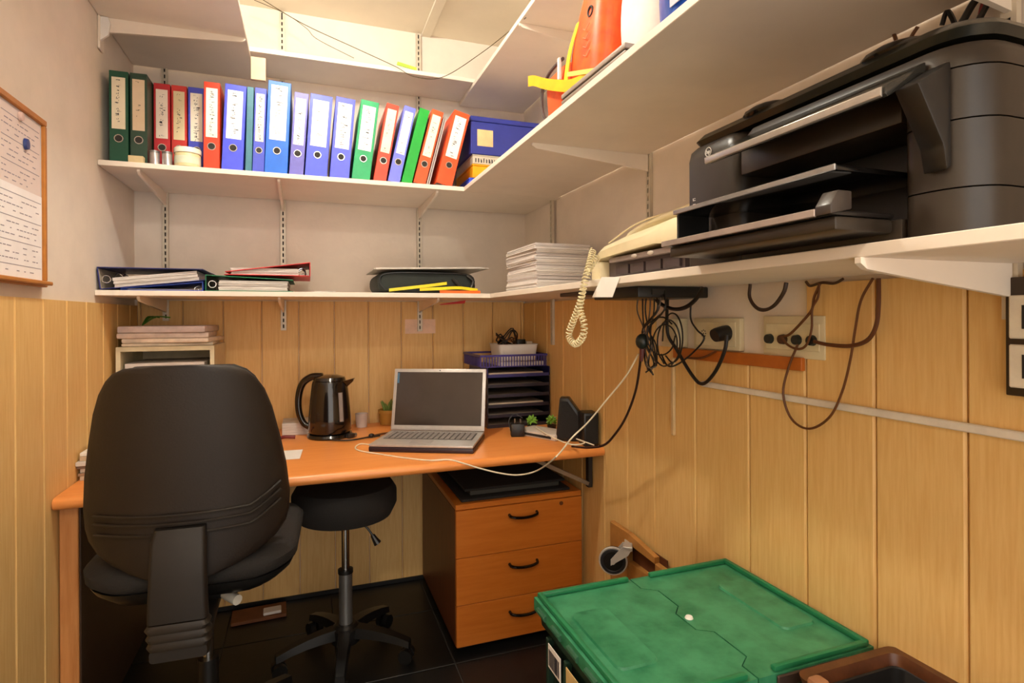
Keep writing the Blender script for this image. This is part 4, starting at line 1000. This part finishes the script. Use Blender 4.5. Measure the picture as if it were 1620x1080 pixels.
cable([(1296, 447), (1294, 470), (1285, 488), (1284, 520), (1276, 545), (1262, 552), (1246, 545), (1236, 532)], 0.0028, M_wirebrn, 'brown cable curling below the four-hole outlet')
cable([(1390, 440), (1390, 480), (1386, 515), (1372, 538), (1345, 547), (1310, 545), (1288, 540)], 0.0042, cm('#5a3012', 0.5), 'brown cable swinging from the shelf to the outlet')
cable([(1381, 440), (1362, 475), (1353, 520), (1345, 570), (1332, 620), (1312, 660), (1280, 678), (1252, 662), (1239, 622), (1248, 580), (1262, 545)], 0.0026, M_wirebrn, 'long thin brown cable looping far down the panelled wall')
cable([(1093, 478), (1093, 505), (1103, 522), (1114, 535), (1098, 556), (1072, 576), (1056, 578), (1046, 560)], 0.0026, M_wireblk, 'thin black cable winding beside the double socket', XR - 0.06)
cable([(1086, 566), (1110, 566), (1132, 556)], 0.003, cm('#6a3a18', 0.5), 'short brown cable along the timber strip', XR - 0.028)
# the tangled bundle
rr = random.Random(4)
XB = 0.88                                    # bundle hangs clear of the wall
for i in range(9):
    x0 = 1013 + i * 5 + rr.uniform(-2, 2); pts = [(x0, 458, XB), (x0 + rr.uniform(-5, 4), 490, XB + rr.uniform(-.02, .02)), (1022 + rr.uniform(-6, 10), 520, XB), (1026 + rr.uniform(-8, 14), 545, XB), (1028 + rr.uniform(-12, 12), 575, XB + rr.uniform(-.02, .02)), (1028 + rr.uniform(-8, 8), 588 + rr.uniform(-10, 8), XB)]
    cable(pts, 0.0022, M_wireblk if i % 3 else cm('#5c5046', 0.5), ['black', 'grey'][0 if i % 3 else 1] + ' strand of the tangled cable bundle under the shelf', n=5, grp=('black' if i % 3 else 'grey') + ' strands of the tangled bundle')
for i in range(4):
    cx_, cy_ = 1046 + i * 6, 535 + rr.uniform(-10, 12); R1, R2 = 22 - i * 2, 30 + i * 3
    pts = [(cx_ + R1 * math.cos(a * .7 + i), cy_ + R2 * math.sin(a * .7 + i), XB + 0.015 * math.sin(a)) for a in range(9)]
    cable(pts, 0.0021, M_wireblk, 'looped black cable coil in the tangled bundle', n=5, grp='loops of the tangled bundle')
t = thing('cable_joint', 'dark cable joint with cord ends hanging in the bundle', 'connector', at(1016, 540, X=XB - .01))
G().ball((0, 0, 0), 0.018, 0.02, 0.022).build('joint_body', cm('#1c241f', 0.4), t); G().tube([(0, 0, -0.015), (0.0, 0.003, -0.045), (0.0, 0.004, -0.055)], lambda s_: 0.008 - .004 * s_, 8).build('strain_relief', cm('#5a2420', 0.5), t)
# two cables from the bundle down to the desk
pts = [at(1014, 552, X=XB - .01), at(1012, 580, X=0.89), at(1005, 620, X=0.90), at(990, 660, X=0.92), at(972, 688, X=0.93), at(955, 704, X=0.93), at(930, 708, X=0.92), at(905, 706, X=0.91)]
G().tube(pts, 0.004, 6, 6).build('cable', cm('#2a1210', 0.5), label='dark cable dropping from the bundle to the speakers', cat='cable')
pts = [at(1010, 560, X=XB), at(990, 595, X=0.87), at(960, 632, X=0.86), at(930, 668, X=0.84), at(905, 692, X=0.80), at(880, 722, X=0.70), at(850, 744, Y=1.842), at(820, 751, Y=1.838), at(790, 748, Y=1.840)]
pts += [at(757, 740, Y=1.845)]
pe = at(735, 734, Y=1.852); pe.z = max(pe.z, ZD - 0.008); pts.append(pe)
for q in ((710, 727), (680, 728), (640, 724), (600, 718), (570, 713), (562, 708), (570, 702), (585, 703)):
    v = at(q[0], q[1], Z=ZD + 0.003); pts.append(v)
G().tube(pts, 0.0026, 6, 6).build('cable', M_wirewht, label='long white cable sagging across the desk front to the laptop', cat='cable')
pts = [at(848, 676, Z=ZD + .03), at(875, 692, Z=ZD + .03), at(905, 703, Z=ZD + .028), at(925, 700, Z=ZD + .028), at(912, 694, Z=ZD + .03), at(940, 704, Z=ZD + .012)]
G().tube(pts, 0.0025, 6, 6).build('cable', M_wirewht, label='white cable curled over the flat router', cat='cable')

# ================================================================== GREEN CRATE
CX0, CX1, CY0, CY1, CZ = 0.488, 1.034, 0.800, 1.212, 0.604
t = thing('storage_crate', 'dusty green plastic storage crate with hinged two-part lid', 'crate', ((CX0 + CX1) / 2, (CY0 + CY1) / 2, 0))
a, b = (CX1 - CX0) / 2, (CY1 - CY0) / 2
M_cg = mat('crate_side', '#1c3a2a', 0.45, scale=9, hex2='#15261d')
rings = []
for z, ins in ((0.001, 0.055), (0.02, 0.050), (CZ - 0.06, 0.022), (CZ - 0.058, 0.008), (CZ - 0.035, 0.006)):
    rings.append([Vector((p_[0], p_[1], z)) for p_ in rrect(a - ins, b - ins, 0.02, 3)])
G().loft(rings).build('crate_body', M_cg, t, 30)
for i in range(4):
    yy = -b + 0.07 + i * 0.09
    G().box(-a + 0.0005, -a + 0.016, yy - 0.006, yy + 0.006, CZ - 0.20, CZ - 0.062, 0.002, 1).build('side_rib', M_cg, t)
zig = [(-0.020, b), (-0.020, b - 0.05), (0.012, b - 0.075), (0.012, b - 0.15), (-0.012, b - 0.175), (-0.012, -b + 0.17), (0.018, -b + 0.15), (0.018, -b + 0.06), (-0.010, -b + 0.04), (-0.010, -b)]
gap = 0.0016
L_ = [(-a, -b), ] + [(x_ - gap, y_) for x_, y_ in zig[::-1]] + [(-a, b)]
R_ = [(x_ + gap, y_) for x_, y_ in zig] + [(a, -b), (a, b)]
R_ = [(a, b)] + [(x_ + gap, y_) for x_, y_ in zig] + [(a, -b)]
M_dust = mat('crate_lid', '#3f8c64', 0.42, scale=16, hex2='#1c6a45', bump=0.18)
for poly, sgn in ((L_, -1), (R_, 1)):
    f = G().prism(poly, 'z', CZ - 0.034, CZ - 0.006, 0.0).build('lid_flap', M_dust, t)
    xo = sgn * (a - 0.006)
    # raised rim and panels
    G().box(min(xo, xo - sgn * 0.012), max(xo, xo - sgn * 0.012), -b + 0.004, b - 0.004, CZ - 0.0058, CZ + 0.006, 0.003, 2).build('lid_rim', M_green, f)
    for yy in (b - 0.008, -b + 0.008):
        x0, x1 = (-a + 0.012, -0.03) if sgn < 0 else (0.03, a - 0.012)
        G().box(x0, x1, yy - 0.006, yy + 0.006, CZ - 0.0058, CZ + 0.005, 0.003, 2).build('lid_rim', M_green, f)
    px_ = -a + 0.085 if sgn < 0 else a - 0.075
    pts = rrect(0.045, 0.105, 0.018, 4)
    rings = [[Vector((p_[0] * s_ + px_, p_[1] * (1 - (1 - s_) * .45), z)) for p_ in pts] for z, s_ in ((CZ - 0.0058, 1.0), (CZ - 0.0015, 0.95))]
    G().loft(rings).build('raised_panel', M_dust, f)
    for i in range(5):
        yy = -b + 0.05 + i * (2 * b - 0.1) / 4
        G().cyl((sgn * (a + 0.001), yy - 0.022, CZ - 0.022), (sgn * (a + 0.001), yy + 0.022, CZ - 0.022), 0.0065, seg=10).build('hinge_barrel', cm('#2c5a42', 0.4), f)
G().lathe([(0.001, 0), (0.009, 0), (0.007, 0.004), (0.001, 0.005)], (0.003, 0.006 + (0.0), CZ - 0.0058), 16).build('white_button', M_white, t)
# front edge latch ribs and labels on the left end
G().box(0.03, 0.20, -b - 0.006, -b - 0.0005, CZ - 0.03, CZ - 0.008, 0.002, 1).build('front_latch', cm('#3a2c24', 0.5), t)
lb1 = G().box(-a + 0.0095 - 0.012, -a + 0.0095 - 0.0105, 0.058, 0.12, CZ - 0.115, CZ - 0.065).build('barcode_label', M_paper, t)
g = G(); rr = random.Random(2)
y_ = 0.064
while y_ < 0.114:
    w_ = rr.choice((0.0012, 0.002, 0.003)); g.box(-a + 0.0095 - 0.0126, -a + 0.0095 - 0.0121, y_, y_ + w_, CZ - 0.11, CZ - 0.075); y_ += w_ + rr.choice((0.0012, 0.002))
g.build('barcode', M_ink, lb1, 0, kind='stuff')
G().box(-a - 0.0028, -a - 0.0012, -0.06, 0.03, CZ - 0.155, CZ - 0.065).build('paper_label', cm('#d8b878', 0.7), t)

# ================================================================== WOODEN BOARD WITH CASTER BEHIND THE CRATE
t = thing('wooden_board', 'tilted brown wooden board with hand hole leaning behind the crate', 'board', (XS - 0.022, 1.56, 0))
poly = [(-0.22, 0.35), (0.20, 0.30), (0.195, 0.515), (0.155, 0.53), (-0.21, 0.50)]
hole = G()
G().box(-0.010, 0.008, 0.09, 0.215, 0.001, 0.520, 0.003, 1).box(-0.010, 0.008, -0.20, -0.06, 0.001, 0.480, 0.003, 1).box(-0.010, 0.008, -0.06, 0.09, 0.001, 0.425, 0.0, 1).prism([(-0.06, 0.478), (0.09, 0.484), (0.09, 0.518), (-0.06, 0.497)], 'x', -0.010, 0.008).build('board_panel', cm('#b07a3c', 0.5, var=.1), t)
G().box(0.0085, 0.0115, -0.10, 0.13, 0.40, 0.50).build('hole_backing', cm('#5a2e14', 0.6), t)
M_lc = mat('worn_chrome', '#cfc9c0', 0.35, 0.3, scale=20)
t = thing('caster_wheel', 'black caster wheel on a chrome fork fixed to the wooden board', 'caster', at(970, 886, X=0.945), (0, 0, math.radians(58)))
t.scale = (1.2, 1.2, 1.2)
G().torus((0, 0, 0), 0.030, 0.009, 'x', 28, 10).build('tyre', cm('#26262a', 0.4), t)
G().cyl((-0.008, 0, 0), (0.008, 0, 0), 0.026, seg=24).build('wheel_hub', M_blackpl, t)
G().torus((-0.004, 0, 0), 0.036, 0.0035, 'x', 28, 6).build('chrome_rim', M_lc, t)
G().cyl((-0.016, 0, 0), (0.016, 0, 0), 0.006, seg=12).build('axle', M_lc, t)
g = G()
for s_ in (-1, 1): g.prism([(0.006, 0.008), (0.006, -0.008), (-0.040, 0.022), (-0.050, 0.040), (-0.026, 0.046)], 'x', s_ * 0.016 - 0.002, s_ * 0.016 + 0.002)
g.box(-0.018, 0.018, -0.052, -0.026, 0.034, 0.046, 0.002, 1).box(0.018, 0.070, -0.046, -0.030, 0.030, 0.044, 0.002, 1)
g.build('fork', M_lc, t)

# ================================================================== BROWN LEATHER BOX (bottom right)
t = thing('leather_bin', 'brown leather box with black lining beside the green crate', 'box', (0.92, 0.56, 0))
ML = mat('brown_leather', '#5c341c', 0.35, scale=30, hex2='#432312', bump=0.1)
o_ = [(0.105, 0.19), (0.118, 0.205), (0.121, 0.208), (0.104, 0.191), (0.098, 0.185)]
rings = [[Vector((p_[0], p_[1], z)) for p_ in rrect(ax_, ay_, 0.02, 4)] for (ax_, ay_), z in zip(o_, (0.001, 0.605, 0.618, 0.618, 0.60))]
rings.append([Vector((p_[0], p_[1], 0.30)) for p_ in rrect(0.092, 0.178, 0.018, 4)])
G().loft(rings).build('bin_wall', ML, t)
G().box(-0.088, 0.088, -0.174, 0.174, 0.302, 0.32).build('lining_floor', M_blackpl, t)
lb = rrect(0.0965, 0.1835, 0.018, 4)
G().loft([[Vector((p_[0] * s_, p_[1] * s_, z)) for p_ in lb] for z, s_ in ((0.325, .93), (0.600, 1.0), (0.598, 0.985), (0.327, .915))], closed=True).build('lining', cm('#0d0b0b', 0.6), t)
G().box(-0.128, -0.100, 0.150, 0.176, 0.596, 0.632, 0.006, 2).build('corner_strap', cm('#9a6a4a', 0.4), t)
G().tube([(-0.02, 0.10, 0.57), (0.03, 0.06, 0.60), (0.075, 0.0, 0.60), (0.07, -0.06, 0.55)], 0.006, 8, 6).build('handle_cord', cm('#5c564e', 0.5), t)

# ================================================================== ITEMS ON THE UPPER RIGHT SHELF
Z2 = ZB2 + 0.0005
t = thing('backpack', 'bright orange backpack with yellow strap on the upper right shelf', 'backpack', (0.737, 1.285, Z2))                      # bag stands upright
M_or = mat('orange_nylon', '#f55c06', 0.5, scale=26, hex2='#ec4404', bump=0.2)
rings = []
for z, hx, hy, ox, oy in ((0.001, 0.040, 0.075, -0.02, 0.03), (0.02, 0.050, 0.092, -0.02, 0.028), (0.08, 0.055, 0.095, -0.02, 0.025), (0.16, 0.052, 0.09, -0.02, 0.015), (0.24, 0.045, 0.075, -0.02, 0.0), (0.32, 0.035, 0.06, -0.015, -0.01), (0.38, 0.02, 0.04, -0.01, -0.015), (0.40, 0.01, 0.02, -0.01, -0.015)):
    rings.append([Vector((p_[0] + ox, p_[1] + oy, z)) for p_ in rrect(hx, hy, min(hx, hy) * .75, 4)])
G().loft(rings).build('bag_body', M_or, t, 60)
rings = []
for z, hx, hy in ((0.003, 0.03, 0.045), (0.04, 0.045, 0.065), (0.12, 0.045, 0.078), (0.155, 0.038, 0.07), (0.17, 0.02, 0.045)):
    rings.append([Vector((p_[0] - 0.03, p_[1] + 0.185, z)) for p_ in rrect(hx, hy, min(hx, hy) * .7, 4)])
fp = G().loft(rings).build('front_pocket', cm('#e85a1e', 0.55, bump=.2), t, 60)
G().tube([(-0.070, 0.225, 0.01), (-0.079, 0.255, 0.06), (-0.079, 0.262, 0.125), (-0.072, 0.235, 0.165), (-0.072, 0.18, 0.172), (-0.078, 0.12, 0.165)], 0.005, 6, 6).build('zip_piping', cm('#4a3c3a', 0.5), fp)
G().box(-0.088, -0.080, 0.125, 0.136, 0.11, 0.170, 0.001, 1).build('zip_pull', M_white, fp)
def ribbon(P, w_, mt_, nm, par, wv=Vector((0, 0, 1)), th=0.002, n=6):
    P = smooth_path(P, n); rings = []
    for i, p_ in enumerate(P):
        tg = (P[min(i + 1, len(P) - 1)] - P[max(i - 1, 0)]).normalized(); nn = tg.cross(wv).normalized() * th
        rings.append([p_ - wv * w_, p_ - wv * w_ + nn, p_ + wv * w_ + nn, p_ + wv * w_])
    return G().loft(rings).build(nm, mt_, par)
ribbon([(-0.082, -0.04, 0.05), (-0.092, 0.04, 0.06), (-0.100, 0.11, 0.085), (-0.100, 0.20, 0.125), (-0.098, 0.28, 0.165), (-0.095, 0.335, 0.185)], 0.016, cm('#f5b400', 0.5), 'yellow_strap', t)
ribbon([(-0.064, 0.055, 0.235), (-0.076, 0.080, 0.17), (-0.086, 0.085, 0.10), (-0.086, 0.085, 0.05)], 0.012, cm('#f2c21a', 0.5), 'side_webbing', t, Vector((0, 1, 0)))
ribbon([(-0.080, -0.10, 0.045), (-0.088, -0.02, 0.07), (-0.09, 0.07, 0.10)], 0.006, cm('#f0d468', 0.5), 'yellow_strap', t)
G().torus((-0.068, -0.02, 0.225), 0.012, 0.0025, 'x', 12, 6).build('buckle', cm('#3c3c38', 0.4), t)
for i in range(4): G().tube([(-0.0755, 0.005, 0.19 - i * .022), (-0.0765, -0.012, 0.18 - i * .022), (-0.0755, -0.030, 0.19 - i * .022)], 0.0012, 5).build('stitching', cm('#c08868', 0.6), t)
# white cloth sack
t = thing('cloth_sack', 'bulging white cloth sack beside the orange backpack', 'sack', (0.778, 1.080, Z2))
rr = random.Random(31); rings = []
for i in range(15):
    f = i / 14; z = 0.001 + 0.40 * f; R = 0.124 * (math.sin(math.pi * min(1, 0.30 + 0.62 * f)) ** .6)
    rings.append([Vector((R * .85 * math.cos(2 * math.pi * k_ / 28) * (1 + .05 * math.sin(7 * 2 * math.pi * k_ / 28 + f * 4)), R * math.sin(2 * math.pi * k_ / 28) * (1 + .06 * math.sin(5 * 2 * math.pi * k_ / 28 + f * 6)), z)) for k_ in range(28)])
G().loft(rings).build('sack_body', mat('white_cloth', '#f0e8e0', 0.8, scale=14, bump=0.3, var=.04), t, 60)
G().tube([(0.05 * math.cos(a) * .9, 0.055 * math.sin(a), 0.385) for a in [i * .5 for i in range(14)]], 0.004, 6).build('drawstring', cm('#c9b8a8', 0.6), t)
t = thing('cloth_sack', 'blue and white plastic bag at the right of the white sack', 'sack', (0.692, 0.875, Z2))
rings = []
for i in range(11):
    f = i / 10; z = 0.001 + 0.30 * f; R = 0.072 * (math.sin(math.pi * min(1, 0.33 + 0.6 * f)) ** .6)
    rings.append([Vector((R * math.cos(2 * math.pi * k_ / 24) * (1 + .07 * math.sin(6 * 2 * math.pi * k_ / 24 + f * 5)), R * 1.05 * math.sin(2 * math.pi * k_ / 24), z)) for k_ in range(24)])
G().loft(rings).build('bag_body', mat('blue_plastic', '#1450b8', 0.3, scale=12, hex2='#0c3a8a', bump=0.3), t, 60)
ribbon([(-0.070, -0.03, 0.02), (-0.078, -0.04, 0.12), (-0.062, -0.045, 0.24)], 0.022, cm('#e0dcec', 0.35), 'printed_band', t, Vector((0, 1, 0)))
t = thing('flat_case', 'flat grey case at the shelf edge in front of the sack', 'case', (0.633, 1.165, Z2), (0, 0, math.radians(1)))
G().box(-0.020, 0.020, -0.15, 0.15, 0, 0.010, 0.003, 2).build('case_bottom', cm('#8a7a6c', 0.5), t); G().box(-0.020, 0.020, -0.15, 0.15, 0.014, 0.026, 0.003, 2).build('case_top', cm('#9a8c80', 0.5), t); G().box(-0.016, 0.018, -0.145, 0.145, 0.0102, 0.0138).build('case_gap', M_slot, t)

# ================================================================== PINBOARD ON THE LEFT WALL
PB0, PB1, PZ0, PZ1 = 1.10, 1.832, 1.328, 1.768
t = thing('pinboard', 'wood-framed pinboard hanging on the left wall', 'pinboard', (XL, (PB0 + PB1) / 2, PZ0))
b = (PB1 - PB0) / 2; h = PZ1 - PZ0; M_frame = cm('#b8752e', 0.45, scale=30)
G().box(0.001, 0.008, -b + 0.012, b - 0.012, 0.012, h - 0.012).build('board_surface', cm('#cfc6c4', 0.6), t)
G().box(0.0008, 0.016, -b, b, h - 0.016, h, 0.002, 1).build('frame_rail', M_frame, t); G().box(0.0008, 0.016, -b, b, 0, 0.016, 0.002, 1).build('frame_rail', M_frame, t)
G().box(0.0008, 0.016, b - 0.014, b, 0.016, h - 0.016, 0.002, 1).build('frame_stile', M_frame, t); G().box(0.0008, 0.016, -b, -b + 0.014, 0.016, h - 0.016, 0.002, 1).build('frame_stile', M_frame, t)
G().box(0.016, 0.032, -b + 0.1, b - 0.012, 0.004, 0.014, 0.002, 1).build('pen_ledge', M_frame, t)
def sheet(y0, y1, z0, z1, x, col, label, rows, seed):
    t = thing('notice_sheet', label, 'paper', (XL + x, (y0 + y1) / 2, (z0 + z1) / 2), group='sheets on the pinboard')
    a_, c_ = (y1 - y0) / 2, (z1 - z0) / 2
    G().box(0, 0.0006, -a_, a_, -c_, c_).build('sheet', cm(col, 0.8, var=.02), t)
    g = G(); rr = random.Random(seed)
    for i in range(rows):
        z = c_ - 0.02 - i * (2 * c_ - 0.03) / rows
        if i % 4 == 0: g.box(0.0007, 0.0009, -a_ + 0.006, a_ - 0.006, z, z + 0.0016)
        else:
            y_ = -a_ + 0.008
            while y_ < a_ - 0.03:
                w_ = rr.uniform(.006, .022)
                if rr.random() < .6: g.box(0.0007, 0.0009, y_, y_ + w_, z, z + 0.0022)
                y_ += w_ + .005
    g.build('printed_lines', cm('#8d8490', 0.8), t, 0, kind='stuff')
sheet(1.60, 1.808, 1.548, 1.745, 0.0085, '#e0cfc8', 'pinkish printed sheet with the blue magnet on the pinboard', 12, 1)
sheet(1.36, 1.585, 1.53, 1.74, 0.0085, '#e4dcd6', 'printed sheet at the left on the pinboard', 12, 2)
sheet(1.50, 1.812, 1.335, 1.562, 0.0100, '#f2ecea', 'large white timetable sheet at the bottom of the pinboard', 14, 3)
for p, c, r_, lb in (((1.722, 1.676), '#2c3c78', 0.011, 'dark blue magnet on the pinboard sheet'), ((1.694, 1.735), '#d8b8ac', 0.009, 'pale pink magnet near the pinboard top')):
    o = G().lathe([(0.001, 0), (r_, 0), (r_ * .9, 0.007), (0.001, 0.008)], seg=18).build('magnet', cm(c, 0.4), label=lb, cat='magnet', group='magnets on the pinboard')
    o.location = (XL + 0.0100, p[0], p[1]); o.rotation_euler = (0, math.pi / 2, 0); o.scale = (1.3, 1, 1)

# ================================================================== SMALL WALL AND SHELF BITS
G().box(0.434, 0.579, YB - PT - 0.0015, YB - PT - 0.0004, 1.167, 1.235).build('wall_patch', cm('#f2cfb4', 0.7), label='pink paper patch on panelling under the lower shelf', cat='patch')
o = G().prism([(0, 0), (0.12, 0.018), (0.115, 0.004), (0.01, -0.003)], 'y', 0, 0.002).build('ribbon_end', cm('#c8201c', 0.5), label='red ribbon end poking out below the lower shelf', cat='ribbon')
o.location = (0.535, YB1 + 0.18, ZB1 - T - 0.022)
o = G().prism([(0, 0), (0.085, -0.012), (0.085, 0.0), (0.004, 0.014)], 'y', 0, 0.004).build('green_clip', cm('#a8d83a', 0.5), label='small lime green strip lying on the lit top board', cat='strip')
o.location = (0.365, YB3 + 0.004, 2.292 + T + 0.014)
# wires slung below the ceiling
def wire(P, r_, lb, mt_=None): G().tube(P, r_, 5, 8).build('wire', mt_ or cm('#4a3c1c', 0.6), label=lb, cat='wire', group='thin wires under the ceiling')
wire([at(408, -5, Y=2.425), at(480, 38, Y=2.425), at(560, 75, Y=2.425), at(625, 105, Y=2.425), at(655, 121, Y=2.43), at(700, 122, Y=2.432), at(760, 85, Y=2.30), at(815, 42, Y=2.2), at(832, 28, X=0.69)], 0.0016, 'thin dark wire sagging across the lit top board')
wire([at(402, 0, Y=2.55), at(452, 22, Y=2.55), at(485, 45, Y=2.55), at(502, 62, Y=2.55), at(560, 92, Y=2.50)], 0.0013, 'second thin wire branching above the lit board')
wire([at(835, 24, X=0.85), at(868, 12, X=0.85), at(882, -4, X=0.85)], 0.0013, 'short thin wire beneath the highest right shelf')
# clutter on the floor by the back wall
t = thing('cardboard_sheet', 'flattened brown carton lying on the floor behind the office chair', 'carton', (-0.16, 2.60, 0.0005), (0, 0, 0.05))
G().box(-0.14, 0.07, -0.06, 0.05, 0, 0.014, 0.002, 1).build('carton_panel', cm('#7a4a2a', 0.7), t); G().box(-0.02, 0.05, -0.05, 0.0, 0.0145, 0.026, 0.003, 1).build('white_packet', M_paper, t)
